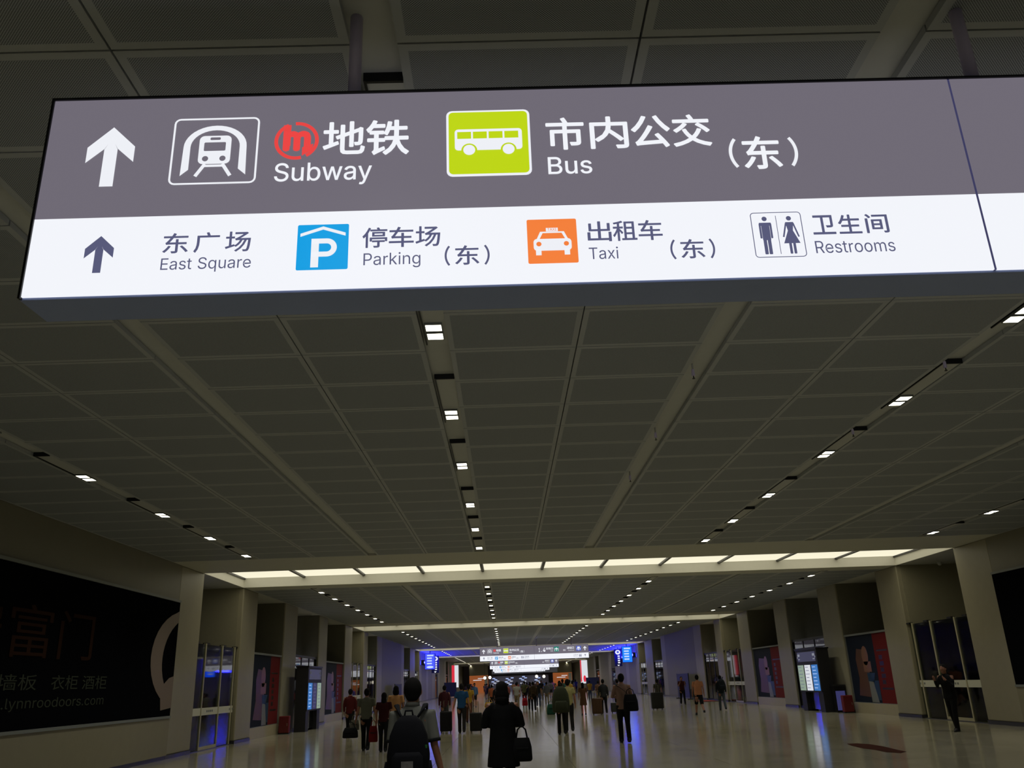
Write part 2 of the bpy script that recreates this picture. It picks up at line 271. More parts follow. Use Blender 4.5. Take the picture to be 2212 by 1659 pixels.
# ------------------------------------------------------------------ text and print helpers (local x,z plane facing -Y)
TXT = {}
GL = json.loads('{".":[188,[[[95,-4,86,-4,78,-1,70,3,63,9,57,16,53,24,50,32,50,41,50,50,53,59,57,66,63,73,70,79,78,83,86,86,95,87,104,86,113,83,121,79,128,73,134,66,138,59,140,50,141,41,140,32,138,24,134,16,128,9,121,3,113,-1,104,-4]]]],"1":[453,[[[76,0,76,55,391,55,391,0],[276,509,276,0,212,0,212,448,209,448,86,358,86,427,198,509]]]],"4":[453,[[[40,105,40,158,247,509,311,509,109,166,109,163,413,163,413,105],[282,0,282,121,282,146,282,318,343,318,343,0]]]],"A":[480,[[[16,0,201,509,276,509,463,0,395,0,287,302,264,372,232,478,245,478,213,371,191,302,85,0],[110,142,110,199,370,199,370,142]]]],"B":[456,[[[60,0,60,509,241,509,266,508,289,504,310,499,329,491,345,481,359,469,371,456,381,442,388,426,394,410,397,392,398,374,397,358,395,344,392,331,387,320,380,310,373,301,365,293,356,286,347,280,336,275,326,270,315,267,315,262,327,261,339,257,351,252,363,245,374,237,385,227,394,216,402,203,409,189,414,173,417,155,418,136,417,117,413,100,408,83,400,67,390,52,377,39,362,28,344,18,324,10,301,4,275,1,247,0],[125,57,245,57,272,58,296,63,315,70,330,80,341,92,349,105,354,120,355,137,355,149,352,161,348,173,342,184,335,194,327,203,317,211,306,218,293,224,279,228,264,230,248,231,125,231],[125,285,238,285,252,286,265,288,277,291,288,296,299,302,308,309,316,317,323,326,329,337,333,348,335,359,336,372,334,388,330,403,323,417,313,429,299,439,283,446,263,450,240,452,125,452]]]],"E":[419,[[[60,0,60,509,372,509,372,452,125,452,125,286,355,286,355,229,125,229,125,57,375,57,375,0]]]],"I":[300,[[[31,0,31,57,118,57,118,452,31,452,31,509,269,509,269,452,183,452,183,57,269,57,269,0]]]],"P":[445,[[[60,0,60,509,235,509,263,507,289,503,312,497,332,487,350,476,366,462,379,447,390,430,398,411,404,391,407,370,409,348,407,325,404,304,398,284,390,265,379,248,366,233,350,219,332,207,312,198,289,191,263,187,235,186,125,186,125,0],[125,242,233,242,252,243,269,246,284,250,297,256,308,264,318,272,327,282,333,294,338,306,342,319,344,333,344,348,344,362,342,376,338,389,333,402,326,413,318,423,308,431,297,439,284,444,268,449,251,451,232,452,125,452]]]],"R":[449,[[[60,0,60,509,236,509,264,507,290,504,313,497,333,489,351,478,367,465,380,450,390,433,399,415,405,395,408,374,409,352,408,330,405,309,399,290,390,271,380,255,367,240,351,228,333,217,312,209,289,203,264,199,236,198,125,198,125,0],[125,255,234,255,252,256,269,258,284,262,298,267,309,273,319,281,327,290,334,300,339,312,342,324,344,338,345,352,344,367,342,380,339,393,334,405,327,415,319,425,309,433,298,440,284,445,269,449,252,451,233,452,125,452]],[[353,0,230,229,303,229,428,0]]]],"S":[447,[[[224,-9,197,-8,172,-4,149,1,128,9,108,19,91,31,76,45,64,60,54,77,46,96,41,115,38,137,104,137,107,123,110,110,116,98,123,88,132,79,142,71,154,64,166,59,180,55,194,52,209,50,224,49,241,50,257,52,272,55,286,60,299,66,311,74,321,82,329,92,336,102,341,114,345,126,346,139,345,151,342,161,338,171,332,179,325,186,316,193,307,199,296,205,245,222,184,239,154,249,128,260,105,274,86,289,71,307,60,326,54,348,52,372,53,393,58,413,65,431,75,448,87,463,102,476,119,488,138,498,158,506,180,511,203,514,227,516,252,514,275,511,296,505,316,498,334,488,351,476,365,463,377,449,387,433,394,415,399,397,401,378,337,378,334,396,326,412,316,426,302,437,286,447,267,453,247,457,225,459,209,458,194,456,180,452,167,448,156,442,145,435,136,427,129,418,123,409,118,398,116,387,115,376,116,363,119,352,124,342,131,334,139,326,148,319,158,313,169,308,212,293,264,279,312,264,324,258,336,252,347,245,359,238,369,229,379,220,387,209,395,198,401,185,405,171,407,155,408,139,407,118,403,99,396,81,386,64,374,48,360,34,343,21,323,11,302,2,278,-4,252,-8]]]],"T":[449,[[[32,452,32,509,417,509,417,452,257,452,257,0,193,0,193,452]]]],"X":[474,[[[18,0,217,284,217,236,29,509,104,509,178,400,204,361,223,329,243,292,232,292,252,329,272,361,298,400,374,509,446,509,259,239,259,287,456,0,382,0,292,129,268,165,250,195,230,231,244,231,225,196,206,166,182,129,91,0]]]],"a":[389,[[[160,-9,142,-8,126,-5,110,-1,94,5,80,12,68,22,57,32,48,45,40,58,35,73,31,90,30,108,31,123,34,138,38,150,43,161,50,171,58,179,67,187,78,193,89,199,100,203,112,207,125,211,178,220,234,227,265,235,276,255,276,257,275,268,273,279,271,288,267,297,262,304,256,311,248,317,240,322,230,326,220,329,208,330,196,331,183,330,171,329,159,326,149,322,118,301,100,274,41,291,48,308,57,322,67,335,79,346,91,355,104,364,118,370,133,375,148,379,163,382,179,384,194,384,239,379,251,376,263,372,275,367,286,360,296,353,306,343,315,333,322,320,329,306,333,290,336,272,337,251,337,0,277,0,277,52,272,52,252,25,244,18,236,12,226,6,215,1,203,-3,190,-6,176,-8],[170,45,187,46,202,49,216,53,228,59,239,66,248,74,257,83,263,93,269,104,272,115,275,126,276,138,276,190,259,182,231,176,200,171,175,168,134,159,125,155,117,150,110,145,103,139,98,132,95,124,93,115,92,105,92,95,94,87,98,79,102,72,107,66,114,61,121,56,130,52,139,49,149,47,159,46]]]],"b":[424,[[[229,-8,213,-7,198,-5,184,-1,172,4,162,10,153,17,145,24,138,31,118,59,112,59,112,0,53,0,53,509,114,509,114,319,118,319,137,346,144,353,152,360,161,367,171,373,183,378,197,381,212,384,229,384,252,383,274,378,294,371,313,361,330,347,345,332,359,313,370,293,379,270,385,245,389,218,390,189,389,160,385,133,379,108,370,84,359,64,346,45,330,29,313,16,294,5,274,-2,252,-7],[220,47,237,48,253,51,267,57,279,66,291,76,301,88,309,101,316,117,321,133,325,151,327,170,328,189,327,209,325,227,321,245,316,261,309,276,301,290,291,301,280,311,267,319,253,325,237,329,220,330,203,329,188,325,174,320,161,312,150,302,140,291,132,278,125,263,120,247,116,229,113,210,113,189,113,169,116,150,120,132,125,115,132,100,140,86,150,75,162,65,174,57,188,51,204,48]]]],"c":[396,[[[207,-8,182,-7,159,-2,137,6,117,16,98,30,82,46,68,64,56,85,46,108,40,133,36,159,34,187,36,216,40,243,46,268,56,291,68,312,82,330,98,346,117,360,137,371,159,378,182,383,207,384,221,384,234,383,247,380,260,377,272,373,284,368,295,362,305,356,315,349,324,341,332,332,340,322,347,312,353,301,358,289,362,277,303,262,290,289,270,311,242,325,207,330,189,329,173,325,158,319,145,310,134,300,124,287,115,274,108,258,103,242,99,224,97,206,96,187,97,169,99,151,103,134,108,117,115,102,124,89,134,76,145,66,158,57,173,51,189,48,207,46,243,52,271,66,292,89,304,117,363,102,359,90,354,78,348,67,341,56,334,46,325,37,316,29,306,21,296,15,285,9,273,4,261,-1,248,-4,235,-6,221,-8]]]],"d":[424,[[[195,-8,172,-7,151,-2,130,5,111,16,94,29,79,45,66,64,55,84,46,108,39,133,35,160,34,189,35,218,39,245,46,270,55,293,66,313,79,332,95,347,112,361,131,371,151,378,173,383,196,384,213,384,228,381,241,378,253,373,263,367,272,360,280,353,287,346,306,319,311,319,311,509,372,509,372,0,313,0,313,59,307,59,287,31,280,24,272,17,263,10,252,4,241,-1,227,-5,212,-7],[205,47,221,48,236,51,250,57,263,65,274,75,284,86,293,100,299,115,305,132,309,150,311,169,312,189,311,210,309,229,305,247,300,263,293,278,284,291,275,302,263,312,251,320,237,325,221,329,205,330,187,329,172,325,157,319,145,311,133,301,124,290,115,276,108,261,103,245,99,227,97,209,96,189,97,170,99,151,103,133,109,117,115,101,124,88,134,76,145,66,158,57,172,51,188,48]]]],"e":[404,[[[212,-8,185,-7,161,-2,138,6,117,16,98,30,82,46,68,64,56,85,46,108,40,132,35,159,34,187,35,215,39,242,46,267,55,290,67,311,81,329,97,346,115,359,135,370,157,378,180,383,205,384,221,384,236,382,251,379,266,374,280,368,294,361,307,351,319,341,331,329,341,315,350,299,357,282,363,263,368,242,370,219,371,194,371,169,75,169,75,221,338,221,310,202,309,220,307,237,303,254,298,269,291,282,283,294,273,305,263,314,250,321,237,326,222,329,205,330,189,329,173,326,159,321,146,313,135,304,125,294,116,282,109,270,103,256,99,241,97,226,96,211,96,178,97,157,100,139,104,122,110,106,118,92,128,80,139,70,151,61,165,55,179,50,195,47,212,46,224,47,234,48,244,50,254,53,263,56,271,61,278,66,285,73,292,80,297,88,302,96,306,105,365,91,360,77,353,63,345,51,335,39,324,29,311,19,298,11,283,4,266,-1,249,-5,231,-7]]]],"g":[425,[[[207,-151,187,-150,168,-148,150,-144,134,-140,119,-134,105,-127,93,-119,82,-110,73,-101,64,-91,57,-80,51,-69,101,-41,122,-66,128,-72,136,-78,145,-83,154,-88,165,-92,178,-95,192,-97,207,-97,229,-96,249,-92,267,-85,282,-75,295,-62,304,-47,310,-28,311,-6,311,68,306,68,287,41,280,34,272,28,263,21,252,16,241,11,227,8,212,5,195,5,173,6,152,10,132,17,113,27,95,39,80,53,67,71,55,90,46,112,39,136,35,163,34,191,35,220,39,246,46,271,55,293,66,314,80,332,95,347,112,361,131,371,152,378,173,383,196,384,213,384,228,382,242,378,253,373,264,367,273,360,281,353,288,346,308,319,313,319,313,379,372,379,372,-9,371,-32,367,-54,360,-73,350,-90,338,-104,324,-117,308,-127,291,-136,271,-142,251,-147,229,-150],[205,59,222,60,237,63,251,68,264,75,275,84,285,95,293,107,300,121,305,137,309,154,312,172,312,193,312,212,309,231,305,248,300,264,293,278,285,291,275,303,264,312,251,320,237,325,222,329,205,330,188,329,172,325,158,320,145,312,134,302,124,290,115,277,109,262,103,246,99,229,97,212,96,193,97,173,99,155,103,138,109,123,116,108,124,96,134,85,145,76,158,68,172,63,188,60]]]],"i":[167,[[[53,0,53,379,114,379,114,0],[84,443,75,444,67,446,60,449,54,455,48,461,44,468,42,475,41,483,42,491,44,499,48,506,54,512,60,517,67,521,75,523,84,524,92,523,100,521,107,517,114,512,119,506,123,499,126,491,126,483,126,475,123,468,119,461,114,455,107,449,100,446,92,444]]]],"k":[381,[[[110,137,110,212,121,212,284,379,360,379,184,199,177,199]],[[53,0,53,509,114,509,114,0]],[[294,0,148,186,191,229,372,0]]]],"l":[189,[[[139,-2,119,-1,101,3,86,10,74,20,65,33,58,47,54,65,53,84,53,509,114,509,114,99,114,87,115,77,117,68,120,62,124,58,130,54,137,53,146,52,160,53,170,54,181,3,162,-1]]]],"m":[610,[[[53,0,53,379,112,379,112,295,108,295,112,310,118,323,125,335,132,346,141,355,151,363,161,370,172,376,183,380,195,384,207,386,219,386,239,385,257,380,273,372,287,361,299,347,309,331,316,314,321,295,312,295,317,308,322,321,329,332,337,343,347,353,357,361,368,369,381,375,394,380,407,383,422,385,437,386,453,385,468,383,483,378,497,372,510,364,522,354,532,342,541,328,548,313,553,296,556,276,557,255,557,0,496,0,496,254,494,273,490,289,483,302,473,313,460,321,447,326,433,329,419,330,406,330,395,328,384,324,374,320,365,314,358,307,351,299,345,290,341,280,338,270,336,259,335,247,335,0,274,0,274,260,273,275,269,288,262,301,253,311,242,320,229,326,215,329,199,330,188,330,178,328,168,325,158,320,148,314,140,307,132,299,126,289,121,278,117,266,114,253,114,238,114,0]]]],"n":[410,[[[114,227,114,0,53,0,53,379,112,379,112,287,102,287,112,312,124,332,137,349,152,362,169,372,187,379,207,383,227,384,246,383,264,380,280,376,295,369,309,360,321,349,332,336,341,321,348,304,353,285,356,264,357,240,357,0,296,0,296,235,295,256,290,275,283,291,273,304,260,315,246,323,229,328,210,329,197,328,184,326,172,322,161,317,150,311,141,303,133,293,126,283,121,271,117,257,114,243]]]],"o":[415,[[[207,-8,182,-7,159,-2,137,6,117,16,98,30,82,46,68,64,56,85,46,108,40,133,36,159,34,187,36,216,40,243,46,268,56,291,68,312,82,330,98,346,117,360,137,371,159,378,182,383,207,384,233,383,256,378,278,371,299,360,317,346,333,330,347,312,359,291,369,268,376,243,380,216,381,187,380,159,376,133,369,108,359,85,347,64,333,46,317,30,299,16,278,6,256,-2,233,-7],[207,46,226,48,242,51,257,57,270,66,282,76,292,89,300,102,307,117,312,134,316,151,318,169,319,187,318,206,316,224,312,242,307,258,300,274,292,287,282,300,270,310,257,319,242,325,226,329,207,330,189,329,173,325,158,319,145,310,134,300,124,287,115,274,108,258,103,242,99,224,97,206,96,187,97,169,99,151,103,134,108,117,115,102,124,89,134,76,145,66,158,57,173,51,189,48]]]],"q":[424,[[[372,-143,311,-143,311,59,306,59,287,31,280,24,272,17,263,10,252,4,241,-1,227,-5,212,-7,195,-8,172,-7,151,-2,130,5,111,16,94,29,79,45,66,64,55,84,46,108,39,133,35,160,34,189,35,218,39,245,46,270,55,293,66,313,79,332,95,347,112,361,131,371,151,378,173,383,196,384,213,384,228,381,241,378,253,373,263,367,272,360,280,353,287,346,307,319,313,319,313,379,372,379],[205,47,221,48,236,51,250,57,263,65,274,75,284,86,293,100,299,115,305,132,309,150,311,169,312,189,311,210,309,229,305,247,300,263,293,278,284,291,275,302,263,312,251,320,237,325,221,329,205,330,187,329,172,325,157,319,145,311,133,301,124,290,115,276,108,261,103,245,99,227,97,209,96,189,97,170,99,151,103,133,109,117,115,101,124,88,134,76,145,66,158,57,172,51,188,48]]]],"r":[259,[[[53,0,53,379,112,379,112,321,115,321,122,335,130,347,140,358,152,367,166,375,181,380,196,384,213,385,229,384,243,384,243,322,230,324,207,326,194,325,182,323,170,319,159,315,149,309,140,301,132,293,126,284,121,273,117,262,114,250,114,237,114,0]]]],"s":[365,[[[182,-8,163,-7,145,-5,128,-2,112,3,98,10,84,18,72,27,62,38,53,50,45,63,40,78,36,94,94,107,99,92,105,79,114,69,124,60,136,54,150,49,165,46,181,45,200,46,217,50,232,55,244,62,255,71,262,81,267,91,268,103,267,112,265,121,260,129,254,136,246,142,237,147,225,151,212,155,149,170,125,177,104,186,87,196,72,208,61,222,53,237,48,255,47,274,48,290,51,305,57,319,65,332,75,343,87,354,100,363,115,370,131,377,149,381,167,384,187,384,206,384,223,381,239,378,254,372,267,366,279,358,290,349,299,339,307,328,314,316,319,303,324,290,268,277,264,288,258,298,251,307,243,316,232,323,219,328,205,331,187,333,171,332,156,329,143,324,131,317,121,308,114,299,110,289,109,277,110,267,112,258,117,250,124,243,133,237,144,232,157,227,172,223,229,209,254,202,275,194,292,183,306,171,317,158,325,142,330,125,331,107,330,90,326,75,321,61,312,47,302,35,290,24,276,15,260,6,242,0,223,-5,203,-7]]]],"t":[227,[[[204,379,204,327,6,327,6,379],[65,471,126,471,126,98,127,86,128,76,132,68,136,61,142,56,150,53,159,51,170,50,185,51,202,54,213,2,192,-3,168,-4,145,-3,125,2,107,10,92,21,80,35,72,52,67,71,65,93]]]],"u":[410,[[[182,-5,164,-4,146,-1,130,4,115,11,101,20,89,31,78,44,69,59,62,76,57,95,54,116,53,139,53,379,114,379,114,144,115,123,119,105,127,89,137,75,150,64,164,56,181,52,200,50,213,51,226,53,238,57,249,62,259,69,268,77,276,86,283,97,289,109,293,122,295,137,296,153,296,379,357,379,357,0,298,0,298,92,307,92,297,67,286,47,272,30,257,17,240,7,222,0,203,-4]]]],"w":[567,[[[138,0,23,379,87,379,133,214,154,137,175,41,165,41,186,135,206,214,252,379,316,379,362,214,382,136,402,41,391,41,413,135,434,214,480,379,545,379,429,0,368,0,319,172,305,225,291,280,277,338,291,338,277,280,263,225,248,172,199,0]]]],"x":[379,[[[21,0,171,218,171,171,29,379,100,379,147,306,179,253,207,206,175,206,202,253,233,306,282,379,352,379,209,169,209,214,358,0,287,0,231,85,200,136,173,182,205,182,178,136,148,85,91,0]]]],"y":[389,[[[47,-139,61,-86,71,-87,104,-89,111,-87,118,-84,124,-80,130,-74,136,-67,141,-58,146,-48,151,-36,163,-1,17,379,84,379,165,155,187,87,206,21,184,21,202,87,224,155,305,379,371,379,204,-58,198,-72,191,-85,184,-97,177,-107,168,-116,159,-124,150,-130,139,-136,128,-140,117,-143,104,-145,91,-145,65,-143]]]]}')
def ascii_curves(txt):
    out = []; x = 0
    base = D.curves.new('lettering_source', 'CURVE'); base.dimensions = '2D'; base.fill_mode = 'BOTH'; out.append(base)
    for ch in txt:
        if ch == ' ': x += 215; continue
        w, groups = GL[ch]
        for gi, sp in enumerate(groups):
            cu = base
            if gi or ch in 'Rk':
                cu = D.curves.new('lettering_source', 'CURVE'); cu.dimensions = '2D'; cu.fill_mode = 'BOTH'; out.append(cu)
            for c in sp:
                n = len(c) // 2; q = cu.splines.new('POLY'); q.points.add(n - 1); q.use_cyclic_u = True
                for i in range(n): q.points[i].co = ((c[2 * i] + x) / 1000, c[2 * i + 1] / 1000, 0, 1)
        x += w
    return out
def text_mesh(txt):
    if txt in TXT: return TXT[txt]
    if all(ch in GL or ch == ' ' for ch in txt): cus = ascii_curves(txt)
    else:
        cu = D.curves.new('lettering_source', 'FONT'); cu.body = txt; cu.size = 1; cu.resolution_u = 3; cu.fill_mode = 'FRONT'; cus = [cu]
    vs_ = []; fs = []
    for cu in cus:
        o = D.objects.new('lettering_source', cu); C.objects.link(o)
        dg = bpy.context.evaluated_depsgraph_get(); dg.update()
        me = D.meshes.new_from_object(o.evaluated_get(dg)); n = len(vs_)
        D.objects.remove(o); D.curves.remove(cu)
        vs_ += [v.co.copy() for v in me.vertices]; fs += [tuple(i + n for i in p.vertices) for p in me.polygons]
        D.meshes.remove(me)
    x0 = min(v.x for v in vs_); x1 = max(v.x for v in vs_); y0 = min(v.y for v in vs_); y1 = max(v.y for v in vs_)
    TXT[txt] = ([((v.x - x0) / (x1 - x0), (v.y - y0) / (y1 - y0)) for v in vs_], fs)
    return TXT[txt]
class PR(MB):          # flat print in the x,z plane, facing -Y, at depth y
    def __init__(s, y=-.003): super().__init__(); s.y = y
    def p(s, pts, y=None):
        yy = s.y if y is None else y
        ar = sum(pts[i][0] * pts[(i + 1) % len(pts)][1] - pts[(i + 1) % len(pts)][0] * pts[i][1] for i in range(len(pts)))
        if ar < 0: pts = pts[::-1]
        return s.poly([(x, yy, z) for x, z in pts])
    def rect(s, x0, x1, z0, z1, y=None): return s.p([(x0, z0), (x1, z0), (x1, z1), (x0, z1)], y)
    def rr(s, x0, x1, z0, z1, r, y=None):
        pts = []
        for cx_, cz_, a0 in ((x1 - r, z0 + r, -90), (x1 - r, z1 - r, 0), (x0 + r, z1 - r, 90), (x0 + r, z0 + r, 180)):
            for i in range(5):
                a = math.radians(a0 + i * 22.5); pts.append((cx_ + r * math.cos(a), cz_ + r * math.sin(a)))
        return s.p(pts, y)
    def frame(s, x0, x1, z0, z1, r, t):
        a = []; b = []
        for cx_, cz_, a0 in ((x1 - r, z0 + r, -90), (x1 - r, z1 - r, 0), (x0 + r, z1 - r, 90), (x0 + r, z0 + r, 180)):
            for i in range(5):
                g = math.radians(a0 + i * 22.5)
                a.append((cx_ + r * math.cos(g), cz_ + r * math.sin(g))); b.append((cx_ + (r - t) * math.cos(g), cz_ + (r - t) * math.sin(g)))
        for i in range(len(a)):
            j = (i + 1) % len(a); s.p([a[i], a[j], b[j], b[i]])
        return s
    def disc(s, cx_, cz_, rx, rz=None, y=None, n=24):
        rz = rz or rx
        return s.p([(cx_ + rx * math.cos(2 * PI * i / n), cz_ + rz * math.sin(2 * PI * i / n)) for i in range(n)], y)
    def arc(s, cx_, cz_, r0, r1, a0, a1, sx=1, sz=1, n=20):
        for i in range(n):
            g, h = math.radians(a0 + (a1 - a0) * i / n), math.radians(a0 + (a1 - a0) * (i + 1) / n)
            s.p([(cx_ + sx * r0 * math.cos(g), cz_ + sz * r0 * math.sin(g)), (cx_ + sx * r1 * math.cos(g), cz_ + sz * r1 * math.sin(g)),
                 (cx_ + sx * r1 * math.cos(h), cz_ + sz * r1 * math.sin(h)), (cx_ + sx * r0 * math.cos(h), cz_ + sz * r0 * math.sin(h))])
        return s
    def line(s, a, b, t):
        a = Vector(a); b = Vector(b); d = (b - a).normalized(); n = Vector((-d.y, d.x)) * t / 2
        return s.p([tuple(a + n), tuple(a - n), tuple(b - n), tuple(b + n)])
    def text(s, txt, x0, x1, z0, z1, bold=0.0):
        vv, ff = text_mesh(txt); b_ = bold * min(z1 - z0, (x1 - x0) / max(1, len(txt)))
        x0 += b_; x1 -= b_; z0 += b_; z1 -= b_
        offs = [(0, 0)] if not b_ else [(b_ * math.cos(k * PI / 4), b_ * math.sin(k * PI / 4)) for k in range(8)]
        for dx, dz in offs:
            n = len(s.v)
            s.v += [(x0 + (x1 - x0) * a + dx, s.y, z0 + (z1 - z0) * b + dz) for a, b in vv]
            for q in ff: s.f.append(tuple(n + i for i in q)); s.m.append(s.k)
        return s
    def done(s, name, m, parent):
        me = s.mesh(name); me.materials.append(m)
        return link(name, me, parent)

# ------------------------------------------------------------------ floor with stone slabs
struct(MB().box(XL - 6, XR + 6, Y0, Y1 + 8, -.3, -.012).build('floor', M['skirting']), 'polished beige stone floor of the long hall')
floor = D.objects['floor']
floor_x = [XL - 4.2] + [-1.617 + 2.9 * k for k in range(-2, 6)] + [XR + 4.2]
floor_x = sorted(set(round(v, 3) for v in floor_x))
ys = [Y0 + 5.8 * k for k in range(0, 14)]
slabs = {}
for i in range(len(floor_x) - 1):
    for j in range(len(ys) - 1):
        w = floor_x[i + 1] - floor_x[i]; key = round(w, 3)
        if key not in slabs:
            g = .004
            me = MB().box(g, w - g, g, 5.8 - g, -.012, 0).mesh('floor_slab'); me.materials.append(M['floor']); slabs[key] = me
        link('floor_slab', slabs[key], floor, (floor_x[i], ys[j], 0))
far = MB()
for i in range(len(floor_x) - 1):
    far.box(floor_x[i] + .004, floor_x[i + 1] - .004, ys[-1] + .004, Y1 + 8, -.012, 0)
stuff(far.build('far_floor_slabs', M['floor'], floor))

# ------------------------------------------------------------------ ceiling
CH = [(-7.0, -6.75), (-3.72, -3.49), (-.775, -.52), (2.27, 2.52), (5.36, 5.61), (8.42, 8.66), (11.56, 11.81)]
SLOTS = [(26.1, 30.25), (52.4, 56.6), (88.5, 93.0), (113.9, 118.1), (154.0, 158.0)]
secs = []; a = Y0
for s0, s1 in SLOTS: secs.append((a, s0)); a = s1
secs.append((a, Y1 + 8))
cb = MB()
for a, b in secs: cb.box(XL - 6, XR + 6, a, b, ZC + .055, ZC + .3)
for s0, s1 in SLOTS:
    cb.box(XL - 6, XL - .05, s0, s1, ZC, ZC + .3); cb.box(XR + .05, XR + 6, s0, s1, ZC, ZC + .3)
    cb.box(XL - .05, XR + .05, s0, s1, ZC + .42, ZC + .5)
ceiling = struct(cb.build('ceiling', M['channel']), 'dark perforated metal panel ceiling with long channels')
cols = []
edges = [XL] + [v for c in CH for v in c] + [XR]
for i in range(0, len(edges), 2):
    a, b = edges[i], edges[i + 1]; cols += [(a, (a + b) / 2), ((a + b) / 2, b)] if b - a > 2.3 else [(a, b)]
rows = [3.88 + .9275 * k for k in range(-3, 5)] + [7.59 + 1.0 * k for k in range(1, 17)]
def panel_geo(mb, x0, x1, y0, y1, bd=.055, gap=.007):
    x0 += gap; x1 -= gap; y0 += gap; y1 -= gap; z = ZC; t = ZC + .05
    X = [x0, x0 + bd, x1 - bd, x1]; Yv = [y0, y0 + bd, y1 - bd, y1]
    n = len(mb.v)
    for yy in Yv:
        for xx in X: mb.v.append((xx, yy, z if (xx in X[1:3] and yy in Yv[1:3]) else z))
    for r in range(3):
        for c in range(3):
            q = n + r * 4 + c
            mb.f.append((q, q + 4, q + 5, q + 1)); mb.m.append(1 if (r == 1 and c == 1) else 0)
    n2 = len(mb.v); mb.v += [(x0, y0, t), (x1, y0, t), (x1, y1, t), (x0, y1, t)]
    cs = [n, n + 3, n + 15, n + 12]
    for i in range(4):
        j = (i + 1) % 4; mb.f.append((cs[i], cs[j], n2 + j, n2 + i)); mb.m.append(0)
cand = []
for (x0, x1) in cols:
    for r in range(len(rows) - 1):
        y0, y1 = rows[r], rows[r + 1]
        pts = [proj(x, y, ZC) for x in (x0, x1) for y in (y0, y1)]
        if any(p is None for p in pts): vis = False; sz = 0
        else:
            xs = [p[0] for p in pts]; zs = [p[1] for p in pts]
            vis = max(xs) > 0 and min(xs) < 2212 and max(zs) > 0 and min(zs) < 1659
            sz = (max(xs) - min(xs)) * (max(zs) - min(zs))
        cand.append((vis, sz, x0, x1, y0, y1))
cand.sort(key=lambda c: (not c[0], -c[1]))
pm = {}; rest = MB()
for i, (vis, sz, x0, x1, y0, y1) in enumerate(cand):
    if vis and i < 300:
        key = (round(x1 - x0, 3), round(y1 - y0, 3))
        if key not in pm:
            mb = MB(); panel_geo(mb, 0, x1 - x0, 0, y1 - y0)
            me = mb.mesh('ceiling_panel'); me.materials.append(M['ceil_frame']); me.materials.append(M['perf']); pm[key] = me
        link('ceiling_panel', pm[key], ceiling, (x0, y0, 0))
    else: panel_geo(rest, x0, x1, y0, y1)
def plain(mb, x0, x1, y0, y1): mb.box(x0 + .004, x1 - .004, y0 + .004, y1 - .004, ZC, ZC + .1)
# far sections: strips between channels
for si, (a, b) in enumerate(secs[1:], 1):
    yy = a + 1.0
    while yy < b - 2.5:
        for (x0, x1) in cols: panel_geo(rest, x0, x1, yy, yy + 1.0)
        yy += 1.0
ro = rest.build('ceiling_panel_field', [M['ceil_frame'], M['perf']], ceiling); stuff(ro)
# plain bands beside the coffers
pb = MB()
ends = []
for si, (a, b) in enumerate(secs):
    if si: ends.append((a, a + 1.0))
    if si == 0: ends.append((rows[-1], b)); ends.append((Y0, rows[0]))
    elif si < len(secs) - 1:
        n = 0; yy = a + 1.0
        while yy < b - 2.5: yy += 1.0
        ends.append((yy, b))
for a, b in ends: pb.box(XL - 3.2 if a > 20 else XL, XR + 3.2 if a > 20 else XR, a, b, ZC, ZC + .1)
pb.build('ceiling_band', M['ceil'], ceiling)
# recess ceilings outside the column lines
rc = MB()
for si, (a, b) in enumerate(secs):
    if si == 0: continue
    rc.box(XL - 3.2, XL, a + 1.0, b - .01, ZC, ZC + .1); rc.box(XR, XR + 3.2, a + 1.0, b - .01, ZC, ZC + .1)
rc.build('side_ceiling', M['ceil'], ceiling)

# light coffers: thing > diffusers, rim, divider bars
ORD = ['nearest', 'second', 'third', 'fourth', 'farthest']
for si, (s0, s1) in enumerate(SLOTS):
    t = empty('light_coffer', (2.4, (s0 + s1) / 2, ZC))
    tag(t, '%s of the wide lit ceiling coffers with cream diffuser panels across the hall' % ORD[si], 'ceiling light', 'light coffers across the hall')
    hw = (XR - XL) / 2; hd = (s1 - s0) / 2; zt = .29
    rim = MB()
    rim.box(-hw - .04, -hw, -hd, hd, 0, zt + .1); rim.box(hw, hw + .04, -hd, hd, 0, zt + .1)
    rim.box(-hw, hw, -hd, -hd + .04, 0, zt + .1); rim.box(-hw, hw, hd - .04, hd, 0, zt + .1)
    rim.build('rim', M['rim'], t)
    n = 11; p = 2 * hw / n
    for i in range(n):
        x0 = -hw + i * p
        dm = MB().box(x0 + .06, x0 + p - .06, -hd + .10, hd - .08, zt + .03, zt + .06)
        dm.build('diffuser', E_['diff'], t)
    for i in range(n + 1):
        x0 = -hw + i * p
        MB().box(max(x0 - .05, -hw), min(x0 + .05, hw), -hd + .04, hd - .04, zt - .02, zt + .1).build('divider_bar', M['black'], t)

